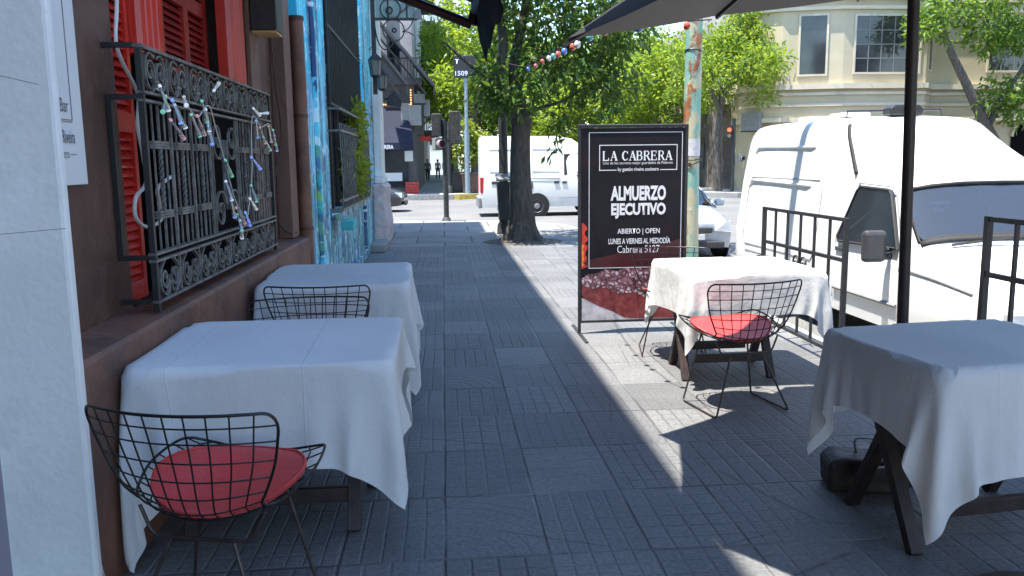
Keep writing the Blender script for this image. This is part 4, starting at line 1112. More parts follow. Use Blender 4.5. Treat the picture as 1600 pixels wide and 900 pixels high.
# arched doors and small openings at street level
def arch(xc, y, r, z1, name, mat):
    pts = [(xc - r, y, 0)] + [(xc - r * math.cos(a), y, z1 + r * math.sin(a)) for a in np.linspace(0, PI, 13)] + [(xc + r, y, 0)]
    MB().extr(pts, (0, -0.03, 0)).build(name, mat, b, world=True)
    o = MB(); ins = [(xc - r * math.cos(a), y - .031, z1 + r * math.sin(a)) for a in np.linspace(0, PI, 13)]
    for i in range(12):
        p_, q_ = Vector(ins[i]), Vector(ins[i + 1])
        o.bar(p_, q_, .12, .14, (0, 1, 0))
    o.build('arch_moulding', M['cream_trim'], b, world=True)
arch(20.8, 38.27, 0.75, 2.3, 'door', M['interior'])
arch(28.5, 39.17, 0.8, 2.4, 'door', M['interior'])
MB().box(20.4, 21.2, 38.1, 38.25, 3.5 - .25, 3.14 + .7).build('emblem_block', M['cream_trim'], b, world=True)
MB().box(24.3, 24.9, 39.0, 39.15, 2.3, 3.6).build('vent_box', M['shop_wall'], b, world=True)
ac(14.75, 39.35, 3.35 - 0.55, 1.0, 0.85, 'pale air conditioner on the cream building corner', R(-50))
b3 = thing('brown_house', 'low stained brown house with arched windows behind the street trees', 'house', (13, 60, 0))
MB().box(14.1, 40, 41.61, 95, -0.02, 4.2).build('wall', M['taupe'], b3, world=True)
MB().box(18.0, 40, 46.5, 95, 4.21, 11).build('upper_wall', M['pale_wall'], b3, world=True)
b = b3
f = MB(); fr_ = MB()
for y in (44.5, 49.5, 53.5, 59, 64, 70): MB().box(14.04, 14.09, y, y + 1.1, 1.0, 2.6).build('window', M['glass_win'], b3, world=True)
f = MB()
for y in np.arange(41.9, 60, 0.55): f.lathe([(.12, 0), (.07, .1), (.14, .35), (.06, .7), (.12, .8)], (14.4, y, 4.21), 8)
f.box(14.22, 14.58, 41.65, 60, 5.01, 5.16)
f.build('balustrade', M['cream_trim'], b3, 50, world=True)
# row of houses along the right, mostly hidden by trees
b = thing('opposite_building', 'plain apartment block on the opposite side of the street', 'building', (17, 8, 0))
MB().box(15.0, 30, -14, 19.5, -0.02, 9).build('wall', M['pale_wall'], b, world=True)
for fl in range(3):
    for y in np.arange(-12, 18, 3.2): MB().box(14.93, 14.98, y, y + 1.5, 1 + fl * 3, 2.7 + fl * 3).build('window', M['glass_win'], b, world=True)

# ================================================================== TREES
def limb(mb, pts, r, n_=8, k_=4): 
    P = smooth_pts(pts, k_)
    rr = np.interp(np.linspace(0, 1, len(P)), np.linspace(0, 1, len(r)), r)
    mb.tube(P, list(rr), n_)
t = thing('street_tree', 'leafy street tree with dark drooping leaves beside the litter bin', 'tree', (1.46, 15.55, 0))
f = MB()
limb(f, [(0, 0, -.02), (0.0, 0, .35), (-.03, 0, 1.2), (-.02, 0, 1.9), (0.02, 0, 2.3)], [.36, .25, .195, .18, .19], 14)
limb(f, [(0.0, 0, 2.15), (-.2, .02, 2.45), (-.42, .05, 2.75), (-.48, .05, 3.0), (-.3, .1, 3.6), (-.5, .2, 4.6), (-.9, .3, 5.6)], [.15, .13, .11, .10, .08, .06, .03])
limb(f, [(0.02, 0, 2.2), (-.05, .1, 2.6), (-.12, .1, 3.2), (0.1, .2, 4.2), (0.3, 0, 5.4)], [.16, .12, .10, .08, .03])
limb(f, [(-.1, .1, 2.9), (.2, 0, 3.25), (.55, -.1, 3.35), (1.2, -.3, 3.8), (1.9, -.5, 4.2)], [.06, .055, .05, .04, .02])
limb(f, [(0.05, 0, 2.3), (.3, .1, 2.45), (.8, .1, 2.6), (1.3, 0, 2.9)], [.05, .035, .025, .012])
limb(f, [(-.45, .05, 2.9), (-.9, -.1, 3.2), (-1.4, -.3, 3.6)], [.05, .035, .015])
for q in range(5):
    a = q * 1.3 + .4
    limb(f, [(math.cos(a) * .12, math.sin(a) * .12, .4), (math.cos(a) * .28, math.sin(a) * .28, .08), (math.cos(a) * .5, math.sin(a) * .5, -.03)], [.12, .1, .03])
f.build('trunk', M['bark'], t, 60)
crown('crown', [(-.62, -.4, 2.95, .28, .6, .33), (-.46, -.5, 2.62, .28, .5, .20), (-.15, -.6, 2.62, .5, .4, .22), (.35, -.3, 3.2, .5, .7, .5), (.95, -.4, 3.0, .5, .8, .6), (1.35, -.5, 2.75, .35, .7, .6),
                (1.75, -.5, 2.85, .3, .6, .55), (.55, -.3, 2.35, .28, .3, .2), (.62, -.3, 1.95, .09, .12, .26), (.5, .3, 4.05, .9, 1.2, .6), (-1.3, 0, 5.2, .9, 1.2, .6), (1.5, -.5, 3.9, .9, 1.2, .6), (0.5, .3, 5.4, 2.2, 2.0, 1.0), (2.3, .2, 5.2, 1.2, 1.5, .9)],
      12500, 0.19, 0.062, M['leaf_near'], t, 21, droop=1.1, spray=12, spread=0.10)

def tree(kind, label, x, y, seed, leafmat, h0=2.6, sc_=1.0, n_=7000, group='sunlit trees along the side pavements', ln=0.30, lean=(0, 0)):
    t = thing(kind, label, 'tree', (x, y, 0), seed * 1.37, group)
    rng_ = random.Random(seed)
    f = MB(); cl = []
    limb(f, [(0, 0, -.1), (rng_.uniform(-.1, .1), 0, h0 * .5), (rng_.uniform(-.2, .2), rng_.uniform(-.2, .2), h0)], [.24, .16, .15], 10)
    for q in range(6):
        a = q * 1.05 + rng_.uniform(-.3, .3); ro = rng_.uniform(1.2, 2.4); zz = h0 + rng_.uniform(1.0, 3.8)
        e_ = (math.cos(a) * ro + lean[0], math.sin(a) * ro + lean[1], zz)
        limb(f, [(0, 0, h0 - .2), (math.cos(a) * ro * .35, math.sin(a) * ro * .35, h0 + (zz - h0) * .5), e_], [.11, .07, .03], 7)
        cl.append((*e_, rng_.uniform(.9, 1.5), rng_.uniform(.9, 1.5), rng_.uniform(.7, 1.1)))
        cl.append((e_[0] * .5 + rng_.uniform(-.8, .8), e_[1] * .5 + rng_.uniform(-.8, .8), zz + rng_.uniform(.3, 1.6), rng_.uniform(.8, 1.3), rng_.uniform(.8, 1.3), rng_.uniform(.6, 1.0)))
    for q in range(4):
        a = rng_.uniform(0, 6.28); ro = rng_.uniform(1.6, 2.6)
        cl.append((math.cos(a) * ro, math.sin(a) * ro, h0 + rng_.uniform(.2, .9), .7, .7, .45))
    f.build('trunk', M['bark_far'], t, 60)
    crown('crown', cl, n_, ln, ln * .42, leafmat, t, seed, droop=.5, spray=9, spread=.2)
    t.scale = (sc_, sc_, sc_)
    if lean != (0, 0): t.rotation_euler = (0, 0, 0)
    return t
# left pavement beyond the crossing
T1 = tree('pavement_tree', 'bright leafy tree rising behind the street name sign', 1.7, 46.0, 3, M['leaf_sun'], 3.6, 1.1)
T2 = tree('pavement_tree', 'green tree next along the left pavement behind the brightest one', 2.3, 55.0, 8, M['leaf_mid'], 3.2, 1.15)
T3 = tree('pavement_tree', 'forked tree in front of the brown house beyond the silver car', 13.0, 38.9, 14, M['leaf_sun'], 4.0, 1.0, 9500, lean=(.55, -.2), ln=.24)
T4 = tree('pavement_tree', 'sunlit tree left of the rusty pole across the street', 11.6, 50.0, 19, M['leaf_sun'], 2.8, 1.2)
for src, x, y, rz, s_, lab in ((T1, 0.6, 68, 2.0, 1.3, 'tall tree deep along the left pavement'), (T2, 3.2, 84, 1.0, 1.5, 'distant tree closing the left side of the street'), (T2, 9.0, 62, 4.0, 1.3, 'darker tree right of the street beyond the white van'),
                               (T4, 8.2, 76, 2.4, 1.5, 'far tree seen between drooping leaves and the poster'), (T1, 12.3, 66, 5.0, 1.3, 'tree behind the sunlit one on the right pavement'), (T3, 5.6, 104, 1.2, 1.8, 'most distant tree at the end of the street'),
                               (T2, 13.5, 84, 0.4, 1.5, 'tree far behind the brown house front'), (T4, 16.6, 58, 0.9, 1.2, 'tree rising over the balustrade of the brown house'), (T1, 1.6, 112, 3.3, 1.9, 'hazy tree filling the left street end'), (T4, 6.6, 57, 3.6, (1.25, 1.25, .72), 'low leafy tree behind the off white van roof'), (T1, 9.6, 53, 0.7, (1.1, 1.1, .75), 'low bright tree just left of the poster top'), (T2, 4.9, 66, 5.6, (1.5, 1.5, .8), 'broad low tree behind the street tree trunk'), (T1, 11.9, 45.5, 2.9, (1.05, 1.05, .8), 'bright low tree between the rusty pole and the poster top'), (T3, 9.5, 112, 5.3, 1.9, 'hazy tree filling the right street end')):
    dup(src, (x, y, 0), rz, lab).scale = s_ if isinstance(s_, tuple) else (s_, s_, s_)
# tree at the far right
t = thing('leaning_tree', 'leaning tree with thin foliage in front of the cream building', 'tree', (25.8, 36.9, 0))
f = MB()
limb(f, [(0, 0, -.1), (-.3, 0, 1.6), (-1.2, -.2, 3.0), (-2.3, -.3, 4.8), (-3.4, -.4, 6.6), (-4.0, -.5, 8.2)], [.34, .30, .24, .19, .14, .08], 10)
limb(f, [(-1.0, -.2, 2.8), (-.4, -.3, 4.2), (0.6, -.3, 5.8), (1.2, 0, 8)], [.16, .12, .09, .05], 8)
f.build('trunk', M['bark_far'], t, 60)
crown('crown', [(-4.1, -.5, 7.3, 1.1, 1, .7), (-3.0, -.4, 7.9, 1.5, 1.2, .7), (-1.2, -.4, 7.2, 1.4, 1.2, .9), (.6, -.3, 6.8, 1.4, 1.3, .9), (-.6, -.5, 4.2, 1.2, .8, .8), (.5, -.5, 3.6, 1.3, .9, .7), (-1.6, -.5, 6.4, 1.0, .8, .4), (1.8, -.3, 5.2, 1.2, 1, 1.0), (-1, -.4, 9.2, 2.5, 1.5, .9)],
      6500, .30, .11, M['leaf_mid'], t, 33, spray=9, spread=.2)
# young tree in its planter at the far corner
t = thing('young_tree', 'young yellow green tree planted at the far corner', 'tree', (1.35, 40.6, 0))
f = MB(); limb(f, [(0, 0, .55), (-.15, 0, 1.1), (-.05, 0, 1.8), (0, 0, 2.8)], [.05, .04, .035, .015]); limb(f, [(-.1, 0, 1.2), (-.4, 0, 1.7), (-.6, 0, 2.1)], [.03, .02, .01]); limb(f, [(-.05, 0, 1.4), (.3, 0, 1.9), (.5, 0, 2.3)], [.03, .02, .01])
f.build('trunk', M['bark_far'], t, 60)
crown('crown', [(0, 0, 2.9, .35, .35, .4), (-.4, 0, 2.3, .4, .4, .35), (.35, 0, 2.2, .4, .4, .4), (-.65, 0, 1.75, .3, .3, .3), (.1, 0, 1.8, .4, .4, .3), (.55, 0, 2.7, .2, .2, .2), (-.2, 0, 3.35, .2, .2, .2), (-.35, 0, 1.35, .25, .25, .2)], 1500, .2, .11, M['leaf_yellow'], t, 12, spray=8, spread=.1)
def planter(x, y, wd, h, label, mat):
    t = thing('planter', label, 'planter', (x, y, 0), group='planters at the far corner')
    f = MB(); f.add([(-wd * .4, -wd * .4, 0), (wd * .4, -wd * .4, 0), (wd * .4, wd * .4, 0), (-wd * .4, wd * .4, 0), (-wd * .5, -wd * .5, h), (wd * .5, -wd * .5, h), (wd * .5, wd * .5, h), (-wd * .5, wd * .5, h)], [(3, 2, 1, 0), (0, 1, 5, 4), (1, 2, 6, 5), (2, 3, 7, 6), (3, 0, 4, 7), (4, 5, 6, 7)])
    f.build('pot', mat, t, bevel=.02)
    MB().box(-wd * .56, wd * .56, -wd * .56, wd * .56, h - .06, h + .02).build('rim', mat, t, bevel=.015)
planter(1.35, 40.6, .95, .95, 'brown planter with the young tree in it', M['terracotta'])
planter(0.62, 41.3, .8, 1.0, 'darker planter left of the young tree', M['plastic_dark'])

# ================================================================== VEHICLES
def loft(name, stations, cells_out, mat, parent, sub=0, smooth=45, cr_ring={}, cr_st={}):
    """stations: (y, bulge, [(half width, z) from sill to roof centre]); returns the body and a pane maker"""
    n_ = len(stations[0][2]); cols = 2 * n_ - 1
    vs = []
    for y, bl, ring in stations:
        wmax = max(p_[0] for p_ in ring)
        half = []
        for w_, z in ring: half.append((w_, y - bl * (1 - (w_ / wmax) ** 2), z))
        row = [(-p_[0], p_[1], p_[2]) for p_ in half] + [(p_[0], p_[1], p_[2]) for p_ in half[-2::-1]]
        vs += row
    body, out = [], {}
    for s_ in range(len(stations) - 1):
        for c_ in range(cols - 1):
            fc = (s_ * cols + c_, s_ * cols + c_ + 1, (s_ + 1) * cols + c_ + 1, (s_ + 1) * cols + c_)
            r_ = c_ if c_ < n_ - 1 else cols - 2 - c_
            key = cells_out.get((s_, r_))
            if key: out.setdefault(key + ('' if key[-1] == '*' else ('L' if c_ < n_ - 1 else 'R')), []).append(fc)
            else: body.append(fc)
    L = len(stations) - 1
    body.append(tuple(range(cols - 1, -1, -1))); body.append(tuple(L * cols + i for i in range(cols)))
    def mk(nm, faces, m_, sub_=0, sm=smooth):
        used = sorted({i for f_ in faces for i in f_}); mp_ = {v: i for i, v in enumerate(used)}
        q = MB(); q.add([vs[i] for i in used], [tuple(mp_[i] for i in f_) for f_ in faces])
        return q.build(nm, m_, parent, sm, sub=sub_)
    bo = mk(name, body, mat, sub)
    if cr_ring or cr_st:                       # sharper panel edges along chosen rings and stations
        used = sorted({i for f_ in body for i in f_}); me = bo.data
        at = me.attributes.new('crease_edge', 'FLOAT', 'EDGE')
        for e_ in me.edges:
            a_, b_ = used[e_.vertices[0]], used[e_.vertices[1]]
            ca, cb, sa, sb = a_ % cols, b_ % cols, a_ // cols, b_ // cols
            v_ = 0.0
            if ca == cb: v_ = max(v_, cr_ring.get(min(ca, cols - 1 - ca), 0))
            if sa == sb: v_ = max(v_, cr_st.get(sa, 0))
            at.data[e_.index].value = v_
    return bo, out, mk, vs

def wheel(parent, x, y, r, wd, side):
    wv = MB().lathe([(r * .62, -wd / 2), (r * .93, -wd / 2), (r, -wd * .3), (r, wd * .3), (r * .93, wd / 2), (r * .62, wd / 2)], (x, y, r), 28, 'X').build('wheel', M['rubber'], parent, 40)
    e_ = x + side * wd * .5
    g = MB().lathe([(r * .62, -wd * .3), (r * .62, 0.004), (r * .52, -.02), (r * .3, -.005), (r * .22, .01), (.02, .012)] if side > 0 else [(.02, -.012), (r * .22, -.01), (r * .3, .005), (r * .52, .02), (r * .62, -.004), (r * .62, wd * .3)], (e_, y, r), 24, 'X')
    g.build('rim', M['rim_steel'], wv, 40)
def mirror(parent, x, y, z, side, mat, wd=.2, h=.27):
    mv = MB(); mv.cbox((x + side * .18, y, z), (wd, .09, h)); m_ = mv.build('mirror', mat, parent, bevel=.035)
    MB().tube([(x, y + .03, z - h * .35), (x + side * .12, y + .02, z - h * .35)], .03, 6).tube([(x, y + .03, z - h * .1), (x + side * .12, y + .02, z - h * .2)], .022, 6).build('mirror_arm', M['plastic_dark'], m_, 60)

# ---- white high-roof van at the kerb (front towards the camera)
v = thing('white_van', 'white high roof van parked at the kerb facing the tables', 'van', (4.66, 5.3, ROAD))
ST = [
 (0.00, 0.10, [(.74, .34), (.78, .48), (.78, .60), (.76, .68), (.72, .72), (.66, .75), (.55, .77), (.32, .78), (0, .785)]),
 (0.08, 0.12, [(.84, .30), (.87, .48), (.87, .66), (.84, .74), (.78, .78), (.70, .80), (.58, .815), (.34, .825), (0, .83)]),
 (0.60, 0.10, [(.86, .29), (.885, .50), (.885, .73), (.85, .84), (.79, .875), (.71, .89), (.58, .905), (.34, .915), (0, .92)]),
 (1.10, 0.20, [(.86, .28), (.89, .52), (.885, .76), (.86, .91), (.815, .955), (.75, .97), (.62, .985), (.36, .995), (0, 1.0)]),
 (1.22, 0.20, [(.86, .28), (.89, .53), (.885, .77), (.86, .94), (.80, 1.05), (.735, 1.075), (.61, 1.10), (.355, 1.115), (0, 1.12)]),
 (1.52, 0.16, [(.86, .28), (.89, .55), (.885, .78), (.865, .98), (.79, 1.44), (.71, 1.475), (.58, 1.50), (.34, 1.52), (0, 1.525)]),
 (1.64, 0.14, [(.86, .28), (.89, .55), (.885, .78), (.865, .98), (.795, 1.50), (.71, 1.555), (.58, 1.585), (.34, 1.605), (0, 1.61)]),
 (2.20, 0.10, [(.86, .28), (.89, .55), (.885, .78), (.865, .98), (.80, 1.53), (.745, 1.68), (.66, 1.81), (.44, 1.88), (0, 1.90)]),
 (2.68, 0.04, [(.86, .28), (.89, .55), (.885, .78), (.87, .98), (.805, 1.54), (.765, 1.76), (.72, 2.00), (.60, 2.115), (0, 2.15)]),
 (3.00, 0.0, [(.86, .28), (.89, .55), (.885, .78), (.87, .98), (.81, 1.54), (.768, 1.78), (.725, 2.04), (.62, 2.15), (0, 2.18)]),
 (4.95, 0.0, [(.86, .28), (.89, .55), (.885, .78), (.87, .98), (.81, 1.54), (.768, 1.78), (.72, 2.05), (.61, 2.165), (0, 2.195)]),
 (5.30, 0.0, [(.84, .30), (.87, .55), (.865, .78), (.85, .98), (.78, 1.54), (.735, 1.78), (.69, 2.04), (.58, 2.14), (0, 2.17)]),
 (5.36, 0.0, [(.78, .34), (.81, .55), (.80, .78), (.79, .98), (.71, 1.54), (.66, 1.76), (.60, 1.98), (.47, 2.06), (0, 2.09)])]
OUT = {(4, 5): 'w*', (4, 6): 'w*', (4, 7): 'w*', (4, 4): 'w*'}
bo, out, mk, _ = loft('body', ST, OUT, M['van_white'], v, 2, 180, {2: .5, 3: .75, 5: .55, 7: .35}, {1: .5, 4: .8, 5: .8, 8: .3, 11: .4})
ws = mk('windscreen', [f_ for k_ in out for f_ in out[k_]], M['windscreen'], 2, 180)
# rubber round the windscreen
ring = []
def stp(i, j, sg, dz=0.006):
    y, bl, rg = ST[i]; w_, z = rg[j]; wm = max(p_[0] for p_ in rg)
    return (sg * w_, y - bl * (1 - (w_ / wm) ** 2) - dz, z + dz)
ring = [stp(4, j, -1) for j in range(4, 9)] + [stp(4, j, 1) for j in range(7, 3, -1)] + [stp(5, j, 1) for j in range(4, 9)] + [stp(5, j, -1) for j in range(7, 3, -1)]
MB().tube(ring, .014, 6, closed=True).build('seal', M['rubber'], ws, 60)
cw = [stp(3, j, -1, .004) for j in range(4, 9)] + [stp(3, j, 1, .004) for j in range(7, 3, -1)]
c2 = [stp(4, j, -1, .010) for j in range(4, 9)] + [stp(4, j, 1, .010) for j in range(7, 3, -1)]
MB().add([Vector(p_) * .35 + Vector(q_) * .65 for p_, q_ in zip(cw, c2)] + c2, [(i, i + 1, 10 + i, 9 + i) for i in range(8)]).build('cowl', M['rubber'], v, 180, solid=.012)
f = MB().tube([(-.62, 1.02, 1.045), (-.2, .93, 1.105), (.02, .92, 1.125)], .012, 5).tube([(.05, .925, 1.085), (.35, .95, 1.10), (.62, 1.0, 1.10)], .012, 5)
f.build('wiper', M['rubber'], v, 60)
# cab inside
MB().box(-.78, .78, 1.28, 1.75, .60, 1.0).build('dashboard', M['plastic_dark'], v, bevel=.04)
f = MB()
for x in (-.45, .45): f.box(x - .25, x + .25, 2.05, 2.55, .45, .72).box(x - .25, x + .25, 2.5, 2.66, .70, 1.3).box(x - .13, x + .13, 2.5, 2.6, 1.32, 1.5)
f.build('seat', M['plastic_dark'], v, bevel=.05)
MB().box(-.66, .66, 2.78, 2.82, .35, 1.75).build('bulkhead', M['plastic_dark'], v)
rot = Matrix.Rotation(R(35), 3, 'X')
f = MB(); f.tube([Vector((.45, 1.72, 1.07)) + rot @ Vector((.2 * math.cos(a), 0, .2 * math.sin(a))) for a in np.linspace(0, 2 * PI, 25)[:-1]], .014, 6, closed=True)
for a in (PI / 2, PI * 1.15, -PI * .15): f.tube([(.45, 1.72, 1.07), Vector((.45, 1.72, 1.07)) + rot @ Vector((.2 * math.cos(a), 0, .2 * math.sin(a)))], .014, 6)
f.build('steering_wheel', M['plastic_dark'], v, 60)
MB().cbox((0, 1.42, 1.43), (.24, .02, .07)).build('rear_mirror', M['plastic_grey'], v, bevel=.01)
MB().cbox((-.52, 1.372, 1.365), (.17, .004, .03), Matrix.Rotation(R(-42), 3, 'X')).cbox((-.56, 1.325, 1.305), (.10, .004, .03), Matrix.Rotation(R(-42), 3, 'X')).build('sticker', M['sign_white'], v)
# side doors, windows, swages
from mathutils.bvhtree import BVHTree
bpy.context.view_layer.update()
BV = BVHTree.FromObject(bo, bpy.context.evaluated_depsgraph_get())
def vside(y, z, d=0.004, sg=-1):
    """point on the van's near side"""
    h_ = BV.ray_cast(Vector((sg * 3, y, z)), Vector((-sg, 0, 0)))[0]
    if h_ is not None and h_.x * sg > 0: return (h_.x + sg * d, y, z)
    ys = [s_[0] for s_ in ST]; i = max(0, min(len(ST) - 2, int(np.searchsorted(ys, y)) - 1)); q = (y - ys[i]) / (ys[i + 1] - ys[i])
    def wid(rg):
        zs = [p_[1] for p_ in rg[:8]]; return np.interp(z, zs, [p_[0] for p_ in rg[:8]])
    return (sg * (wid(ST[i][2]) * (1 - q) + wid(ST[i + 1][2]) * q + d), y, z)
def vdoor(poly, d, sg=-1):
    return [(sg * (np.interp(z, [.78, .98, 1.5], [.887, .868, .797]) + d), y, z) for y, z in poly]
def patch(poly, d, sg=-1):
    return [vside(y, z, d, sg) for y, z in poly]
for sg in (-1, 1):
    wp = [(1.36, .985), (2.40, .955), (2.42, 1.0), (2.20, 1.44), (2.14, 1.48), (1.64, 1.465), (1.59, 1.43)]
    q = MB(); P_ = vdoor(wp, -.008, sg); q.extr(P_, (sg * .03, 0, 0)); sw_ = q.build('side_window', M['glass_dark'], v)
    q = MB(); q.tube(vdoor(wp, .020, sg), .013, 6, closed=True); q.build('seal', M['rubber'], sw_, 60)
    mirror(v, sg * .86, 1.45, 1.0, sg, M['plastic_dark'], .20, .27)
f = MB()
f.tube(vdoor([(1.30, .80), (1.28, .95), (1.56, 1.49), (2.2, 1.51)], .010), .006, 5).tube(patch([(1.30, .40), (1.30, .80)], .006), .006, 5)
f.tube(patch([(2.2, 1.51), (2.48, 1.0), (2.50, .40)], .004), .006, 5)
f.tube(patch([(0.35, .755), (.8, .80), (1.29, .83)], .006), .008, 5)
f.tube(patch([(2.6, .62), (4.9, .62)], .003), .005, 5)
f.tube(patch([(2.65, .5), (2.65, 1.62)], .003), .004, 5)
f.tube(patch([(3.75, .5), (3.75, 1.62)], .003), .004, 5)
f.build('door_seam', M['plastic_grey'], v, 60)
f = MB()
for sg in (-1, 1): MB().tube([vside(2.30 + .42 * q, 1.60 + .46 * q, .012, sg) for q in np.linspace(0, 1, 9)], .02, 6).build('roof_seam', M['rubber'], v, 60)
f = MB()
for z, y0, y1 in ((1.86, 3.25, 4.95), (1.46, 3.2, 4.95)):
    pts = [vside(y0, z, 0.0), vside(y0 + .1, z, .012), vside(y1 - .1, z + .02, .012), vside(y1, z - .04, 0.0)]
    f.tube(pts, .014, 6)
f.build('swage', M['van_white'], v, 60)
for y in (3.3, 4.1): MB().box(-.45, -.15, y, y + .35, 2.165, 2.215).build('roof_vent', M['van_cream'], v, bevel=.02)
for sg in (-1, 1):
    MB().tube(patch([(1.32, .50), (2.46, .50)], .006, sg), .018, 6).tube(patch([(2.55, .50), (4.0, .50)], .006, sg), .018, 6).build('side_moulding', M['plastic_grey'], v, 60)
MB().tube(patch([(3.0, 1.52), (4.9, 1.52), (4.98, 1.40), (4.98, .80), (4.9, .70), (3.0, .70), (2.92, .80), (2.92, 1.40)], .002), .007, 5, closed=True).build('panel_seam', M['plastic_grey'], v, 60)
MB().extr(patch([(2.30, .86), (2.45, .86), (2.45, .90), (2.30, .90)], -.01), (-.03, 0, 0)).build('door_handle', M['plastic_dark'], v, bevel=.008)
MB().box(-.88, .88, -.14, .02, .30, .50).build('front_bumper', M['plastic_dark'], v, bevel=.04)
for sg in (-1, 1):
    MB().box(sg * .72 - .13, sg * .72 + .13, -.045, .05, .55, .70).build('headlight', M['lens'], v, bevel=.03)
    for y in (.50, 4.35):
        wheel(v, sg * .78, y, .29, .19, sg)
        q = MB(); q.lathe([(.32, -.02), (.32, .006)], (sg * (.80 if y < 1 else .88), y, .28 if y > 1 else .20), 30, 'X'); q.build('wheel_arch', M['rubber'], v)
MB().box(-.45, .45, -.03, .03, .56, .70).build('grille', M['plastic_dark'], v, bevel=.01)
# shallow rack on the roof
f = MB().tube([(-.52, 3.1, 2.11), (-.50, 3.12, 2.215), (.50, 3.12, 2.225), (.52, 3.1, 2.11)], .012, 6)
f.build('roof_rack', M['iron_black'], v, 60)
MB().extr([(-.27, 2.70, 2.15), (.07, 2.70, 2.15), (.07, 2.70, 2.22), (.02, 2.70, 2.255), (-.22, 2.70, 2.255), (-.27, 2.70, 2.22)], (0, .16, 0)).build('roof_sign', M['iron_black'], v, bevel=.015)

# ---- generic cars
CS = [
 (0.00, .10, [(.60, .26), (.70, .40), (.68, .58), (.45, .64), (.22, .655), (0, .66)]),
 (0.16, .12, [(.74, .21), (.80, .46), (.77, .68), (.52, .725), (.26, .74), (0, .745)]),
 (0.60, .10, [(.80, .20), (.83, .50), (.80, .78), (.56, .83), (.28, .85), (0, .855)]),
 (1.10, .18, [(.80, .20), (.83, .50), (.79, .86), (.66, .90), (.33, .925), (0, .93)]),
 (1.85, .14, [(.80, .20), (.83, .50), (.79, .88), (.56, 1.33), (.33, 1.375), (0, 1.385)]),
 (2.45, .0, [(.80, .20), (.83, .50), (.79, .89), (.57, 1.35), (.34, 1.40), (0, 1.41)]),
 (3.05, .0, [(.80, .20), (.83, .50), (.79, .90), (.56, 1.33), (.33, 1.38), (0, 1.39)]),
 (3.75, -.06, [(.80, .22), (.83, .50), (.78, .91), (.64, .97), (.33, .99), (0, 1.0)]),
 (4.10, -.06, [(.76, .26), (.79, .50), (.74, .86), (.60, .93), (.30, .945), (0, .95)]),
 (4.18, -.06, [(.66, .32), (.70, .50), (.66, .78), (.52, .85), (.28, .86), (0, .865)])]
def car(label, loc, rz, mat, name='parked_car', roof=None, group=None, cat='car'):
    c = thing(name, label, cat, loc, rz, group)
    cells = {(3, 3): 'f*', (3, 4): 'f*', (3, 2): 's', (4, 2): 's', (5, 2): 's', (6, 3): 'r*', (6, 4): 'r*'}
    if roof: cells.update({(4, 3): 't*', (4, 4): 't*', (5, 3): 't*', (5, 4): 't*'})
    bo, out, mk, vs = loft('body', CS, cells, mat, c, 1, 180)
    mk('windscreen', out['f*'], M['glass_dark'], 1, 180); mk('rear_window', out['r*'], M['glass_dark'], 1, 180)
    mk('side_window', out['sL'], M['glass_dark'], 1, 180); mk('side_window', out['sR'], M['glass_dark'], 1, 180)
    if roof: mk('roof', out['t*'], roof, 1, 180)
    for sg in (-1, 1):
        for i in (4, 5, 6):
            a, e_ = CS[i][2][2], CS[i][2][3]
            MB().tube([(sg * (a[0] + .0), CS[i][0], a[1] - .02), (sg * (e_[0] - .0), CS[i][0], e_[1])], .025, 6).build('window_pillar', mat, c, 60)
        MB().tube([(sg * .785, 1.1, .87), (sg * .575, 1.80, 1.31)], .025, 6).build('window_pillar', mat, c, 60)
    for sg in (-1, 1):
        q = MB(); q.extr([(sg * .72, .02, .50), (sg * .40, -.055, .52), (sg * .40, -.02, .64), (sg * .62, .04, .68), (sg * .76, .20, .69)], (0, .10, 0)); q.build('headlight', M['lens'], c, bevel=.015)
        for y in (.78, 3.35):
            wheel(c, sg * .745, y, .29, .18, sg)
            q = MB(); q.lathe([(.345, -.02), (.345, .012)], (sg * .82, y, .30), 26, 'X'); q.build('wheel_arch', M['rubber'], c)
        m_ = MB(); m_.cbox((sg * .92, 1.32, .95), (.18, .1, .13)); m_.build('mirror', mat if mat is not M['car_dark'] else M['plastic_dark'], c, bevel=.035)
        MB().cbox((sg * .60, 4.16, .72), (.22, .06, .16)).build('tail_light', M['red_lens'], c, bevel=.02)
    MB().box(-.34, .34, -.125, -.02, .50, .60).build('grille', M['plastic_dark'], c, bevel=.02)
    MB().box(-.55, .55, -.13, -.02, .24, .36).build('air_intake', M['plastic_dark'], c, bevel=.02)
    MB().box(-.2, .2, -.145, -.126, .39, .48).build('number_plate', M['sign_white'], c, bevel=.004)
    return c
car('silver car parked behind the white high roof van', (4.2, 13.9, ROAD), 0.0, M['silver'])
car('dark grey car nosing out of the side street on the left', (-1.45, 30.6, ROAD), PI / 2, M['car_dark'])
# a yellow and black taxi on the side street at the right edge
car('black taxi with a yellow roof at the right edge of the street', (23.6, 31.0, ROAD), PI / 2, M['taxi_black'], 'taxi', M['taxi_yellow'], cat='taxi').scale = (1.1, 1.1, 1.22)
car('blue grey car parked beside the young tree', (3.6, 47.0, ROAD), 0.0, M['car_blue'], group='cars parked along the far left kerb')
car('white car parked behind the blue grey one', (3.6, 52.5, ROAD), 0.0, M['car_white'], group='cars parked along the far left kerb')
car('dark car parked farthest along the left kerb', (3.6, 58.0, ROAD), 0.0, M['car_dark'], group='cars parked along the far left kerb')

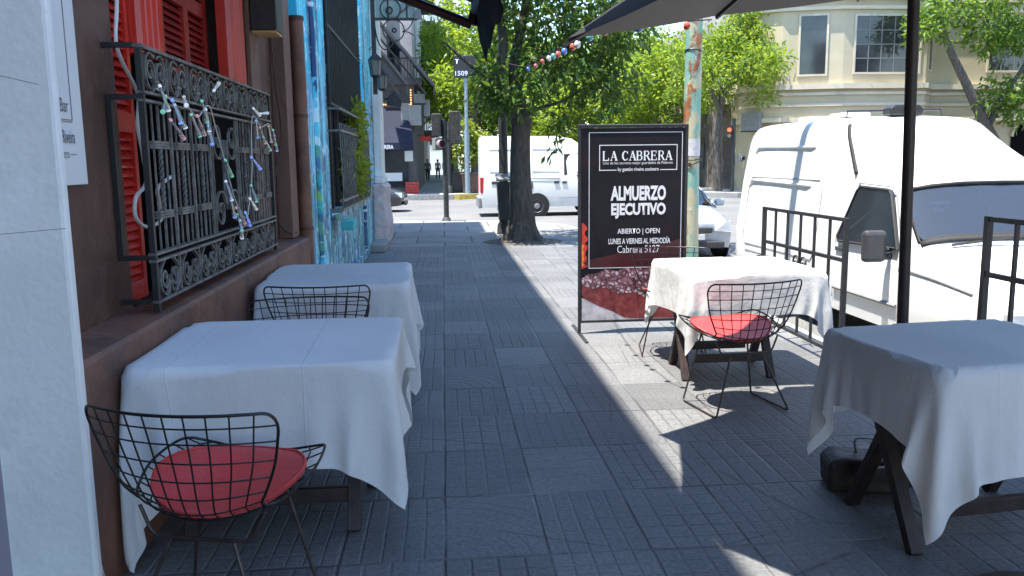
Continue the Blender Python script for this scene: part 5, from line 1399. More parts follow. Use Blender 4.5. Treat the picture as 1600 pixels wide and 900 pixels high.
# ---- off-white van crossing in the side street (local front at -Y, turned to face +X)
v = thing('cream_van', 'off white panel van in the side street behind the tree', 'van', (5.55, 27.4, ROAD), PI / 2)
V2 = [
 (0.00, .10, [(.82, .36), (.88, .60), (.88, .85), (.84, .98), (.70, 1.02), (.40, 1.04), (0, 1.05)]),
 (0.10, .12, [(.92, .32), (.98, .62), (.97, .95), (.90, 1.08), (.74, 1.12), (.42, 1.14), (0, 1.15)]),
 (0.75, .18, [(.95, .30), (.99, .64), (.98, 1.10), (.93, 1.26), (.80, 1.30), (.45, 1.32), (0, 1.33)]),
 (1.45, .14, [(.95, .30), (.99, .64), (.98, 1.16), (.82, 2.10), (.70, 2.18), (.40, 2.24), (0, 2.26)]),
 (1.75, .08, [(.95, .30), (.99, .64), (.98, 1.16), (.84, 2.28), (.74, 2.38), (.42, 2.44), (0, 2.46)]),
 (2.20, .0, [(.95, .30), (.99, .64), (.98, 1.16), (.86, 2.34), (.78, 2.46), (.45, 2.52), (0, 2.54)]),
 (5.05, .0, [(.95, .30), (.99, .64), (.98, 1.16), (.86, 2.36), (.78, 2.48), (.45, 2.54), (0, 2.56)]),
 (5.20, .0, [(.92, .32), (.95, .64), (.94, 1.16), (.82, 2.30), (.72, 2.42), (.42, 2.48), (0, 2.50)])]
K2 = .84
V2 = [(y * K2, bl, rg) for y, bl, rg in V2]
bo, out, mk, _ = loft('body', V2, {(2, 3): 'w*', (2, 4): 'w*', (2, 5): 'w*'}, M['van_cream'], v, 0, 35)
mk('windscreen', out['w*'], M['glass_dark'], 0, 35)
def side2(y, z, d, sg):
    y *= K2
    ys = [s_[0] for s_ in V2]; i = max(0, min(len(V2) - 2, int(np.searchsorted(ys, y)) - 1)); q = (y - ys[i]) / (ys[i + 1] - ys[i])
    wid = lambda rg: np.interp(z, [p_[1] for p_ in rg[:5]], [p_[0] for p_ in rg[:5]])
    return (sg * (wid(V2[i][2]) * (1 - q) + wid(V2[i + 1][2]) * q + d), y, z)
for sg in (-1, 1):
    q = MB(); q.extr([side2(y, z, -.01, sg) for y, z in ((1.12, 1.30), (2.05, 1.30), (2.05, 1.95), (1.50, 1.98))], (sg * .022, 0, 0)); q.build('side_window', M['glass_dark'], v)
    mirror(v, sg * .97, 1.26, 1.42, sg, M['plastic_dark'], .2, .40)
    f = MB()
    for a in (((2.12, .4), (2.12, 2.25)), ((1.0, .4), (1.02, 1.25)), ((3.35, .4), (3.35, 2.3)), ((2.2, 1.12), (5.1, 1.12)), ((1.0, .60), (5.15, .60)), ((2.2, 1.20), (5.1, 1.20))): f.tube([side2(y, z, .002, sg) for y, z in a], .009, 5)
    f.build('panel_seam', M['plastic_grey'], v, 60)
    f = MB()
    for y0, y1 in ((2.25, 3.25), (3.45, 4.85)): f.tube([side2(y, z, .001, sg) for y, z in ((y0, 1.42), (y1, 1.42), (y1, 2.12), (y0, 2.12))], .014, 6, closed=True)
    f.build('side_panel', M['van_cream'], v, 60)
    f = MB()
    for y in (1.95, 2.25): f.extr([side2(y + a, z, -.006, sg) for a, z in ((0, 1.03), (.18, 1.03), (.18, 1.10), (0, 1.10))], (sg * .03, 0, 0))
    f.extr([side2(y, z, -.006, sg) for y, z in ((3.25, .88), (3.29, .88), (3.29, 1.1), (3.25, 1.1))], (sg * .02, 0, 0))
    f.extr([side2(y, z, -.006, sg) for y, z in ((4.55, 1.03), (4.8, 1.03), (4.8, 1.12), (4.55, 1.12))], (sg * .02, 0, 0))
    f.build('door_handle', M['plastic_dark'], v)
    for y in (.72, 2.60):
        wheel(v, sg * .90, y, .33, .22, sg); q = MB(); q.lathe([(.40, -.02), (.40, .008)], (sg * .985, y, .34), 30, 'X'); q.build('wheel_arch', M['rubber'], v)
    MB().cbox((sg * .90, 4.33, 1.0), (.14, .12, .5)).build('tail_light', M['red_lens'], v, bevel=.02)
    MB().cbox((sg * .68, -.02, .80), (.3, .1, .2)).build('headlight', M['lens'], v, bevel=.03)
MB().box(-.95, .95, 4.34, 4.46, .28, .62).build('rear_bumper', M['plastic_grey'], v, bevel=.03)
MB().box(-.96, .96, -.16, .02, .30, .6).build('front_bumper', M['plastic_dark'], v, bevel=.04)

# ================================================================== STREET FURNITURE AT THE CROSSING
def signal_head(x, y, z, face, n_=3, mat='pole_dark', lit=None, parent=None, hood=True):
    """face: unit vector the lamps look along"""
    fx, fy = face; rz = math.atan2(fy, fx) + PI / 2
    rot_ = Matrix.Rotation(rz, 3, 'Z')
    q = MB(); q.cbox((x, y, z), (.24, .18, .26 * n_ + .05), rot_); h_ = q.build('signal_head', M[mat], parent, world=True, bevel=.02)
    g = MB()
    for i in range(n_):
        zc = z + (n_ - 1) * .13 - i * .26
        c_ = Vector((x, y, zc)) + rot_ @ Vector((0, -.10, 0)); e_ = c_ + rot_ @ Vector((0, -.16, 0))
        g.tube([c_, e_], .10, 12, cap=False)
        d_ = MB(); d_.tube([c_, c_ + rot_ @ Vector((0, -.012, 0))], .088, 14)
        lm = lit[i] if lit and lit[i] else M['glass_dark']
        ob = d_.build('lamp_lens', lm, h_); ob.location = -world_loc(h_)
    ob = g.build('hood', M[mat], h_, solid=.01); ob.location = -world_loc(h_)
    return h_
t = thing('traffic_light', 'dark traffic light post at the pavement corner with heads seen from behind', 'traffic light', (0.06, 21.5, 0))
f = MB().tube([(0.06, 21.5, 0), (0.06, 21.5, 2.55)], .07, 12).lathe([(.13, 0), (.11, .04), (.075, .1)], (0.06, 21.5, 0.0), 12).box(-.2, .32, 21.48, 21.52, 2.0, 2.05); f.build('pole', M['pole_dark'], t, 50, world=True)
signal_head(-.13, 21.5, 2.42, (0.2, 1), 2, parent=t); signal_head(.33, 21.5, 2.35, (0.4, 1), 3, parent=t)
signal_head(-.12, 21.5, 1.95, (0.55, -1), 1, 'plastic_grey', [simple('unlit red lens', (0.45, 0.05, 0.10), .3)], t)
t = thing('metal_post', 'plain dark post on the far pavement behind the traffic light', 'post', (0.28, 40.5, 0))
MB().tube([(0, 0, 0), (0, 0, 3.4)], .13, 10).lathe([(.2, 0), (.18, .3), (.14, .36)], (0, 0, 0), 10).build('pole', M['pole_dark'], t, 50)
t = thing('street_sign', 'black street name plate on a tall steel post', 'sign', (1.15, 39.9, 0))
MB().tube([(0, 0, 0), (0, 0, 3.0)], .13, 12).tube([(0, 0, 3.0), (0, 0, 6.4)], .09, 12).build('pole', M['pole_steel'], t, 50)
MB().box(-.55, .5, -.13, -.10, 5.35, 6.35).build('panel', M['iron_black'], t, bevel=.01)
text_mesh('T', t, 'lettering', M['white_text'], lambda a, c: (1.15 + a, 39.9 - .134, c), .17, .22, -.48, 5.98, off=.012)
text_mesh('1509', t, 'lettering', M['white_text'], lambda a, c: (1.15 + a, 39.9 - .134, c), .58, .22, -.48, 5.45, off=.012)
t = thing('street_pole', 'dark round street pole holding the litter bin', 'pole', (1.24, 17.3, 0))
MB().tube([(0, 0, 0), (0, 0, 1.9), (0, 0, 6.5)], [.10, .095, .08], 14).lathe([(.15, 0), (.14, .18), (.105, .25)], (0, 0, 0), 14).build('pole', M['pole_dark'], t, 50)
t = thing('litter_bin', 'dark plastic litter bin with pale lid strapped to the pole', 'bin', (1.27, 17.05, .30))
f = MB(); f.add([(-.15, -.13, 0), (.15, -.13, 0), (.15, .13, 0), (-.15, .13, 0), (-.19, -.17, .78), (.19, -.17, .78), (.19, .14, .78), (-.19, .14, .78)], [(3, 2, 1, 0), (0, 1, 5, 4), (1, 2, 6, 5), (2, 3, 7, 6), (3, 0, 4, 7), (4, 5, 6, 7)])
f.build('bin_body', M['plastic_dark'], t, bevel=.02)
MB().extr([(-.21, -.19, .80), (.21, -.19, .80), (.21, .14, .90), (-.21, .14, .90)], (0, 0, .05)).build('lid', M['plastic_grey'], t, bevel=.015)
MB().box(-.17, .17, .131, .16, .2, .3).box(-.17, .17, .135, .16, .55, .65).build('strap', M['iron_black'], t)
t = thing('traffic_light', 'traffic light across the street showing a red pedestrian lamp', 'traffic light', (13.25, 37.6, 0))
MB().tube([(13.25, 37.6, 0), (13.25, 37.6, 3.3)], .08, 10).build('pole', M['pole_dark'], t, 50, world=True)
signal_head(13.0, 37.5, 2.65, (-.3, -1), 2, lit=[emit('red signal lamp', (1.0, 0.05, 0.02), 2.5), None], parent=t)
signal_head(13.55, 37.5, 1.5, (.3, -1), 1, 'plastic_grey', parent=t)

# ================================================================== PEOPLE FAR ALONG THE PAVEMENT
def person(label, x, y, shirt, trousers, rz=0.0, stride=.16, h=1.7):
    t = thing('person', label, 'person', (x, y, 0), rz, 'people far along the left pavement')
    s_ = h / 1.7
    def skin(nm, verts, edges, rad, mat, sub=1):
        me = bpy.data.meshes.new(nm); me.from_pydata([tuple(Vector(p_) * s_) for p_ in verts], edges, [])
        me.materials.append(mat)
        o = bpy.data.objects.new(nm, me); C.objects.link(o); o.parent = t
        m_ = o.modifiers.new('skin', 'SKIN')
        bmx = bmesh.new(); bmx.from_mesh(me); ly = bmx.verts.layers.skin.verify()
        for i, v_ in enumerate(bmx.verts): v_[ly].radius = (rad[i] * s_, rad[i] * s_); v_[ly].use_root = (i == 0)
        bmx.to_mesh(me); bmx.free()
        m_.use_smooth_shade = True
        o.modifiers.new('sub', 'SUBSURF').render_levels = sub; o.modifiers['sub'].levels = sub
        return o
    A = stride
    V = [(0, 0, .92), (0, 0, 1.15), (0, 0, 1.38), (0, 0, 1.46), (0, -.01, 1.53), (0, -.015, 1.62), (0, 0, 1.69),
         (-.1, 0, .88), (-.1, -A * .6, .48), (-.1, -A, .07), (-.1, -A - .12, .03), (.1, 0, .88), (.1, A * .5, .48), (.1, A, .09), (.1, A - .10, .03),
         (-.18, 0, 1.38), (-.24, .04, 1.12), (-.25, -.04, .88), (-.25, -.07, .80), (.18, 0, 1.38), (.24, -.02, 1.12), (.25, -.10, .89), (.25, -.13, .81)]
    E_ = [(0, 1), (1, 2), (2, 3), (3, 4), (4, 5), (5, 6), (0, 7), (7, 8), (8, 9), (9, 10), (0, 11), (11, 12), (12, 13), (13, 14), (2, 15), (15, 16), (16, 17), (17, 18), (2, 19), (19, 20), (20, 21), (21, 22)]
    rd = [.13, .12, .13, .06, .075, .095, .06, .085, .06, .042, .035, .085, .06, .042, .035, .06, .045, .033, .03, .06, .045, .033, .03]
    skin('body', V, E_, rd, M['skin'])
    skin('shirt', [V[0], V[1], V[2], V[15], V[16], V[19], V[20]], [(0, 1), (1, 2), (2, 3), (3, 4), (2, 5), (5, 6)], [.15, .145, .145, .075, .062, .075, .062], shirt)
    skin('trousers', [V[0], V[7], V[8], (V[9][0], V[9][1], .14), V[11], V[12], (V[13][0], V[13][1], .14)], [(0, 1), (1, 2), (2, 3), (0, 4), (4, 5), (5, 6)], [.15, .10, .075, .06, .10, .075, .06], trousers)
    MB().ball((0, .02 * s_, 1.645 * s_), .10 * s_, .105 * s_, .095 * s_).build('hair', M['hair'], t, 60)
    return t
DK = simple('dark trousers', (.03, .03, .04), .8); JN = simple('blue jeans', (.05, .08, .16), .8)
person('person in a grey top walking near the far shop wall', -1.2, 66.0, simple('grey top', (.22, .20, .20), .8), DK, 0.2)
person('person in a pale shirt farther down the pavement', -.45, 74.0, simple('pale shirt', (.62, .55, .48), .8), JN, 2.9, .12)
person('person in a dark jacket passing under the far trees', .2, 80.0, simple('dark jacket', (.05, .05, .055), .8), DK, 0.0, .2, 1.75)

# ================================================================== TABLES WITH DRAPED CLOTHS
def drape(a, b_, top, sx, sy, off_, rot_, seed, xmin=None, N=71, steps=160, iters=13):
    """a square cloth let fall over a table top of half sizes a, b_: position based cloth"""
    rng_ = np.random.default_rng(seed)
    e_ = .0035; st_ = sx / 64
    def axis(half, size, o_):                  # grid lines fall just inside and outside each table edge
        lo, hi = -size / 2, size / 2; p0, p1 = -half - o_, half - o_
        seg = lambda u, v_: list(np.linspace(u, v_, max(2, int(round((v_ - u) / st_)) + 1)))
        return np.array(seg(lo, p0 - e_) + seg(p0 + e_, p1 - e_) + seg(p1 + e_, hi))
    gx, gy = axis(a, sx, off_[0]), axis(b_, sy, off_[1])
    NX, NY = len(gx), len(gy); dxs, dys = np.diff(gx), np.diff(gy)
    X0, Y0 = np.meshgrid(gx, gy, indexing='ij')
    c_, s_ = math.cos(rot_), math.sin(rot_)
    P = np.stack([X0 * c_ - Y0 * s_ + off_[0], X0 * s_ + Y0 * c_ + off_[1], np.full_like(X0, top + .004)], -1)
    P[..., 2] += rng_.normal(0, .004, P.shape[:2])
    if xmin is not None:                      # the wall side starts already hanging
        o_ = -a - P[..., 0]; hang = o_ > 0
        P[..., 2][hang] -= o_[hang]; P[..., 0][hang] = -a - .004 - rng_.random(hang.sum()) * .006
    V = np.zeros_like(P)
    con = []
    S = slice
    diag = np.sqrt(dxs[:, None] ** 2 + dys[None, :] ** 2)[..., None]
    for o_ in (0, 1):
        con.append(((S(o_, NX - 1, 2), S(None)), (S(o_ + 1, NX, 2), S(None)), dxs[o_::2][:, None, None], 1.0))
        con.append(((S(None), S(o_, NY - 1, 2)), (S(None), S(o_ + 1, NY, 2)), dys[o_::2][None, :, None], 1.0))
    for o_ in (0, 1):
        con.append(((S(o_, NX - 1, 2), S(0, NY - 1)), (S(o_ + 1, NX, 2), S(1, NY)), diag[o_::2], .35))
        con.append(((S(o_, NX - 1, 2), S(1, NY)), (S(o_ + 1, NX, 2), S(0, NY - 1)), diag[o_::2], .35))
    bend = []
    for o_ in range(4):
        i = np.arange(o_, NX - 2, 4); bend.append((i, (dxs[i] + dxs[i + 1])[:, None, None], 0))
        i = np.arange(o_, NY - 2, 4); bend.append((i, (dys[i] + dys[i + 1])[None, :, None], 1))
    dt = 1 / 50
    for st in range(steps):
        V[..., 2] -= 9.8 * dt; V *= .965
        Q = P + V * dt
        for it in range(iters):
            for A, B, L, k_ in con:
                d = Q[B] - Q[A]; ln_ = np.sqrt((d * d).sum(-1, keepdims=True)) + 1e-9
                cr = d * (.5 * k_ * (ln_ - L) / ln_); Q[A] += cr; Q[B] -= cr
            if it % 3 == 0:
                for i, L, ax in bend:
                    if ax == 0: A, B = Q[i, :], Q[i + 2, :]
                    else: A, B = Q[:, i], Q[:, i + 2]
                    d = B - A; ln_ = np.sqrt((d * d).sum(-1, keepdims=True)) + 1e-9
                    cr = d * (.5 * .12 * (ln_ - L) / ln_)
                    if ax == 0: Q[i, :] += cr; Q[i + 2, :] -= cr
                    else: Q[:, i] += cr; Q[:, i + 2] -= cr
            x, y, z = Q[..., 0], Q[..., 1], Q[..., 2]
            dx, dy, dz = a - np.abs(x), b_ - np.abs(y), top - z
            ins = (dx > 0) & (dy > 0) & (dz > 0)
            up = ins & (dz < .05) & (dz < np.minimum(dx, dy) + .012)
            sxm = ins & ~up & (dx <= dy); sym = ins & ~up & (dx > dy)
            z[up] = top
            x[sxm] = np.sign(x[sxm]) * a; y[sym] = np.sign(y[sym]) * b_
            fr_ = up
            Q[..., 0][fr_] = P[..., 0][fr_] * .93 + x[fr_] * .07; Q[..., 1][fr_] = P[..., 1][fr_] * .93 + y[fr_] * .07
            if xmin is not None: np.maximum(x, xmin, out=x)
            np.maximum(z, .02, out=z)
        V = (Q - P) / dt; P = Q
    for it in range(4):                         # iron out the smallest ripples of the hanging parts
        A_ = P.copy(); A_[1:-1, 1:-1] = (P[:-2, 1:-1] + P[2:, 1:-1] + P[1:-1, :-2] + P[1:-1, 2:]) / 4
        A_[0, 1:-1] = (P[0, :-2] + P[0, 2:]) / 2; A_[-1, 1:-1] = (P[-1, :-2] + P[-1, 2:]) / 2
        A_[1:-1, 0] = (P[:-2, 0] + P[2:, 0]) / 2; A_[1:-1, -1] = (P[:-2, -1] + P[2:, -1]) / 2
        wgt = np.clip((top - P[..., 2] - .03) / .08, 0, .6)[..., None]
        P = P * (1 - wgt) + A_ * wgt
    return P, gx / sx + .5, gy / sy + .5

def make_cloth(label, loc, rz, a, b_, top, sx, sy, off_, rot_, seed, xmin=None):
    P, gu, gv = drape(a, b_, top, sx, sy, off_, rot_, seed, xmin)
    NX, NY = P.shape[:2]
    me = bpy.data.meshes.new('tablecloth')
    idx = np.arange(NX * NY).reshape(NX, NY)
    Fc = np.stack([idx[:-1, :-1], idx[1:, :-1], idx[1:, 1:], idx[:-1, 1:]], -1).reshape(-1, 4)
    me.from_pydata(P.reshape(-1, 3).tolist(), [], Fc.tolist())
    uvl = me.uv_layers.new(name='UVMap')
    li = np.zeros(len(me.loops), dtype=np.int32); me.loops.foreach_get('vertex_index', li)
    uv = np.stack([gu[li // NY], gv[li % NY]], -1).astype(np.float32)
    uvl.data.foreach_set('uv', uv.ravel())
    me.shade_smooth(); me.materials.append(M['cloth'])
    o = bpy.data.objects.new('tablecloth', me); C.objects.link(o)
    o.location = loc; o.rotation_euler = (0, 0, rz)
    wn_ = o.modifiers.new('normals', 'WEIGHTED_NORMAL'); wn_.weight = 60
    tag(o, label, 'tablecloth', 'white tablecloths')
    return o

def make_table(label, x, y, rz, a, b_, top=.755, tx=None, fy=.24, rx=None):
    """a, b_: half sizes; trestles at +-tx"""
    a, b_, top = a - .03, b_ - .03, top - .012
    t = thing('restaurant_table', label, 'table', (x, y, 0), rz, 'dark wooden restaurant tables')
    MB().box(-a, a, -b_, b_, top - .035, top - .002).build('tabletop', M['wood'], t, bevel=.004)
    tx = tx or (a - .14, a - .14)
    xs = (-tx[0], tx[1])
    for xx in xs:
        for sg in (-1, 1):
            f = MB(); f.bar((xx + .022 * sg, sg * fy, 0.0), (xx + .022 * sg, -sg * .13, top - .036), .04, .055, (1, 0, 0))
            f.build('leg', M['wood'], t, bevel=.004)
        f = MB(); f.box(xx - (.02 if xx < 0 else .05), xx + (.05 if xx < 0 else .02), -.2, .2, top - .085, top - .0352)
        f.build('cleat', M['wood'], t, bevel=.004)
    for sg, z in ((-1, .14), (1, .15)):
        MB().box(xs[0] + .05, xs[1] - .05, sg * (fy - .06) - .015, sg * (fy - .06) + .015, z - .03, z + .03).build('stretcher', M['wood'], t, bevel=.003)
    return t

EPS = .756
make_table('table at the near left by the plinth with the red cushioned chair before it', -.705, 3.52, R(.6), .495, .47)
make_cloth('white cloth with crisp folds on the nearest left table', (-.705, 3.52, 0), R(.6), .502, .475, .765, 1.62, 1.68, (-.10, .0), R(.7), 1, xmin=-.508)
make_table('far left table standing near the drainpipe', -.71, 5.68, R(1.5), .47, .57)
make_cloth('white cloth on the far left table nearest the drainpipe', (-.71, 5.68, 0), R(1.5), .475, .575, .76, 1.62, 1.84, (.03, .0), R(-1), 2, xmin=-.49)
make_table('sunlit table beside the poster stand and the fence', 2.02, 5.66, R(1), .465, .48, tx=(.38, .22))
make_cloth('brightly sunlit white cloth on the table beside the poster', (2.02, 5.66, 0), R(1), .47, .485, .76, 1.44, 1.46, (-.02, -.01), R(1.0), 3)
make_table('near right table beside the umbrella pole', 2.12, 3.13, R(6.5), .44, .385, tx=(.37, .32))
make_cloth('shaded white cloth on the near right table cut by the picture edge', (2.12, 3.13, 0), R(6.5), .445, .39, .76, 1.40, 1.44, (-.01, -.02), R(-1.0), 4)

# ================================================================== WIRE CHAIRS
PV = [0, .12, .30, .45, .54, .60, .68, .82, 1.0]
PY = [.275, .215, .07, -.06, -.13, -.175, -.205, -.235, -.275]
PZ = [.485, .470, .428, .405, .408, .435, .495, .615, .775]
PW = [.215, .26, .28, .245, .212, .205, .23, .272, .31]
LS = [.03, .06, .075, .06, .05, .04, .02, .0, 0]
LB = [0, 0, 0, .0, .03, .05, .06, .075, .085]
def cubic(xs, ys):
    xs, ys = np.array(xs), np.array(ys)
    def fn(x):
        k_ = int(np.clip(np.searchsorted(xs, x) - 1, 0, len(xs) - 2)); h = xs[k_ + 1] - xs[k_]; q = (x - xs[k_]) / h
        def m_(i):
            if i == 0: return (ys[1] - ys[0]) / (xs[1] - xs[0])
            if i == len(xs) - 1: return (ys[-1] - ys[-2]) / (xs[-1] - xs[-2])
            return (ys[i + 1] - ys[i - 1]) / (xs[i + 1] - xs[i - 1])
        return (2 * q ** 3 - 3 * q * q + 1) * ys[k_] + (q ** 3 - 2 * q * q + q) * h * m_(k_) + (-2 * q ** 3 + 3 * q * q) * ys[k_ + 1] + (q ** 3 - q * q) * h * m_(k_ + 1)
    return fn
fY, fZ, fW, fS, fB = [cubic(PV, q) for q in (PY, PZ, PW, LS, LB)]
def shell(s_, v_):
    return Vector((s_ * fW(v_), fY(v_) + s_ * s_ * fB(v_), fZ(v_) + s_ * s_ * fS(v_)))
def make_chair(label):
    t = thing('wire_chair', label, 'chair', (0, 0, 0), 0, 'black wire chairs with red cushions')
    f = MB()
    for i in range(11):
        s_ = -1 + 2 * i / 10
        lo, hi = (.05, .93) if i in (0, 10) else (0, 1)
        f.tube([shell(s_, v_) for v_ in np.linspace(lo, hi, 34)], .0028, 5)
    for v_ in [.09, .17, .25, .33, .41, .49, .56, .62, .69, .76, .83, .90, .955]:
        f.tube([shell(s_, v_) for s_ in np.linspace(-1, 1, 19)], .0027, 5)
    rim = [shell(s_, 0) for s_ in np.linspace(-.8, .8, 12)] + [shell(.95, .02)] + [shell(1, v_) for v_ in np.linspace(.05, .93, 34)] + [shell(.86 + .14 * math.sin(q), .93 + .07 * math.cos(q)) for q in np.linspace(1.3, .25, 6)]
    rim += [shell(s_, 1) for s_ in np.linspace(.86, -.86, 16)] + [shell(-.86 - .14 * math.sin(q), .93 + .07 * math.cos(q)) for q in np.linspace(.25, 1.3, 6)] + [shell(-1, v_) for v_ in np.linspace(.93, .05, 34)] + [shell(-.95, .02)]
    f.tube(rim, .0048, 6, closed=True)
    f.build('wire_shell', M['wire'], t, 60)
    top_, bot = [], []
    NR, NA = 8, 36
    vs = []; fs = []
    def cu(r_, a_, h):
        s_ = .90 * r_ * math.cos(a_) * (1.0 - .10 * math.sin(a_)); v_ = .30 - .285 * r_ * math.sin(a_)
        p_ = shell(s_, v_)
        nrm = (shell(s_ + .01, v_) - shell(s_ - .01, v_)).cross(shell(s_, v_ - .01) - shell(s_, v_ + .01)).normalized()
        return p_ + nrm * h
    for sd in (1, 0):
        for i in range(NR + 1):
            r_ = i / NR
            for j in range(NA):
                h = (.014 + .022 * (1 - r_ ** 4)) if sd else .006
                vs.append(cu(max(r_, .001) * (1.0 if sd or i < NR else 1.0), 2 * PI * j / NA, h))
    B0 = (NR + 1) * NA
    for i in range(NR):
        for j in range(NA):
            j2 = (j + 1) % NA
            fs.append((i * NA + j, i * NA + j2, (i + 1) * NA + j2, (i + 1) * NA + j))
            fs.append((B0 + i * NA + j, B0 + (i + 1) * NA + j, B0 + (i + 1) * NA + j2, B0 + i * NA + j2))
    for j in range(NA):
        j2 = (j + 1) % NA
        fs.append((NR * NA + j, NR * NA + j2, B0 + NR * NA + j2, B0 + NR * NA + j))
    cq = MB().add(vs, fs).build('cushion', M['cushion'], t, 50)
    MB().tube([cu(1.0, 2 * PI * j / NA, .015) for j in range(NA)], .005, 6, closed=True).build('piping', M['cushion'], cq, 60)
    def rounded(pts, r_=.02):
        out = [Vector(pts[0])]
        for i in range(1, len(pts) - 1):
            p_, a_, c_ = Vector(pts[i]), Vector(pts[i - 1]), Vector(pts[i + 1])
            u_, w_ = (a_ - p_).normalized() * r_, (c_ - p_).normalized() * r_
            for q in np.linspace(0, 1, 5): out.append((p_ + u_) * (1 - q) ** 2 + p_ * 2 * q * (1 - q) + (p_ + w_) * q * q)
        out.append(Vector(pts[-1])); return out
    for sg in (-1, 1):
        MB().tube(rounded([(sg * .10, -.115, .345), (sg * .235, -.20, .009), (sg * .235, .19, .009), (sg * .15, .13, .44)], .025), .0058, 8).build('leg', M['rod'], t, 60)
    MB().tube(rounded([(-.205, -.11, .437), (-.16, -.12, .345), (.16, -.12, .345), (.205, -.11, .437)], .03), .0058, 8).tube([(-.15, .13, .44), (.15, .13, .44)], .0052, 8).build('support_frame', M['rod'], t, 60)
    t.scale = (1.03, 1.03, 1.03)
    return t
ch = make_chair('nearest wire chair with a red cushion at the front left table')
ch.location = (-.74, 2.62, 0); ch.rotation_euler = (0, 0, R(-15))
dup(ch, (-.74, 5.06, 0), R(-3), 'wire chair with its back to the picture, tucked under the far left table')
dup(ch, (-.70, 4.16, 0), R(184), 'wire chair facing the viewer behind the nearest left table')
dup(ch, (1.74, 4.80, 0), R(12), 'sunlit wire chair with red cushion before the table by the poster')
dup(ch, (1.76, 6.28, 0), R(170), 'wire chair at the far side of the sunlit table before the poster')

# ================================================================== UMBRELLAS OVER THE RIGHT TABLES
def fabric_mat(name, col, trans, amt):
    m, n, l, b_ = new_mat(name)
    tc = nd(n, 'ShaderNodeTexCoord'); x = nd(n, 'ShaderNodeTexNoise'); x.inputs['Scale'].default_value = 3; x.inputs['Detail'].default_value = 5
    l.new(tc.outputs['Object'], x.inputs['Vector'])
    r = ramp(n, [(.3, tuple(c * .8 for c in col)), (.7, tuple(c * 1.2 for c in col))]); l.new(x.outputs['Fac'], r.inputs[0]); l.new(r.outputs[0], b_.inputs['Base Color'])
    b_.inputs['Roughness'].default_value = .85
    t_ = nd(n, 'ShaderNodeBsdfTranslucent'); t_.inputs[0].default_value = (*trans, 1)
    mx = nd(n, 'ShaderNodeMixShader'); mx.inputs[0].default_value = amt
    l.new(b_.outputs[0], mx.inputs[1]); l.new(t_.outputs[0], mx.inputs[2]); l.new(mx.outputs[0], n['Material Output'].inputs[0])
    return m
M['umbrella'] = fabric_mat('charcoal umbrella canvas', (.020, .020, .023), (.052, .05, .049), .28)
M['umbrella_pole'] = simple('dark stained umbrella pole', (.028, .016, .012), .5, var=.3, scale=12)
def umbrella(label, cx, cy, rimp, ztop, lean=0.0, sg_=.6):
    t = thing('patio_umbrella', label, 'umbrella', (cx, cy, 0), 0, 'black patio umbrellas')
    rimp = [Vector(p_) for p_ in rimp]
    apex = Vector((cx - lean, cy, ztop))
    NS, NRr = 10, 8
    vs = []; fs = []
    for i in range(8):
        A, B = rimp[i], rimp[(i + 1) % 8]
        base = len(vs)
        for r_ in range(NRr + 1):
            q = r_ / NRr
            for k_ in range(NS + 1):
                u_ = k_ / NS
                e_ = A * (1 - u_) + B * u_
                sag = 4 * u_ * (1 - u_) * sg_
                p_ = apex * (1 - q) + e_ * q
                p_ = p_ + (apex - p_) * (.055 * sag * q * q)
                p_.z += .05 * math.sin(PI * q) - .05 * sag * q
                vs.append(p_)
        for r_ in range(NRr):
            for k_ in range(NS): fs.append((base + r_ * (NS + 1) + k_, base + r_ * (NS + 1) + k_ + 1, base + (r_ + 1) * (NS + 1) + k_ + 1, base + (r_ + 1) * (NS + 1) + k_))
    MB().add(vs, fs).build('canopy', M['umbrella'], t, 30, world=True)
    for e_ in rimp:
        MB().bar(e_ + Vector((0, 0, -.012)), apex - Vector((0, 0, .06)), .016, .022).build('rib', M['iron_black'], t, world=True)
    hub = Vector((cx, cy, ztop - .57))
    for e_ in rimp:
        MB().bar(hub, e_ * .5 + apex * .5 - Vector((0, 0, .03)), .014, .018).build('strut', M['iron_black'], t, world=True)
    MB().tube([(cx + lean * 2.75, cy, .04), (cx + lean, cy, 1.5), (cx - lean, cy, ztop + .03)], .026, 16).build('pole', M['umbrella_pole'], t, 50, world=True)
    MB().lathe([(.045, ztop - .62), (.06, ztop - .60), (.06, ztop - .54), (.045, ztop - .52)], (cx, cy, 0), 14).build('hub', M['iron_black'], t, 40, world=True)
    MB().lathe([(.24, .0), (.24, .03), (.06, .045), (.05, .30), (.035, .31)], (cx + lean * 2.75, cy, 0), 20).build('base', M['iron_black'], t, 40, world=True)
    return t
umbrella('black patio umbrella on a dark pole behind the near right table', 2.12, 3.72,
         [(3.40, 4.55, 2.52), (2.55, 5.1, 2.46), (1.62, 4.95, 2.33), (.61, 4.12, 2.08), (.97, 2.75, 2.155), (1.55, 2.2, 2.36), (2.6, 2.15, 2.46), (3.45, 2.95, 2.5)], 2.92, .02)
umbrella('added unseen black umbrella beside the camera, put there to shade the near pavement', 1.95, 2.40,  # out of view, added only for its shade; rim shaped to the shadow edge
         [(1.8, 3.6, 2.62), (.58, 4.02, 2.55), (.40, 3.15, 2.38), (.45, 2.74, 2.36), (.80, 2.22, 2.36), (1.4, 1.75, 2.42), (2.2, 1.7, 2.48), (2.5, 2.5, 2.55)], 3.05, 0.0, 0.0)
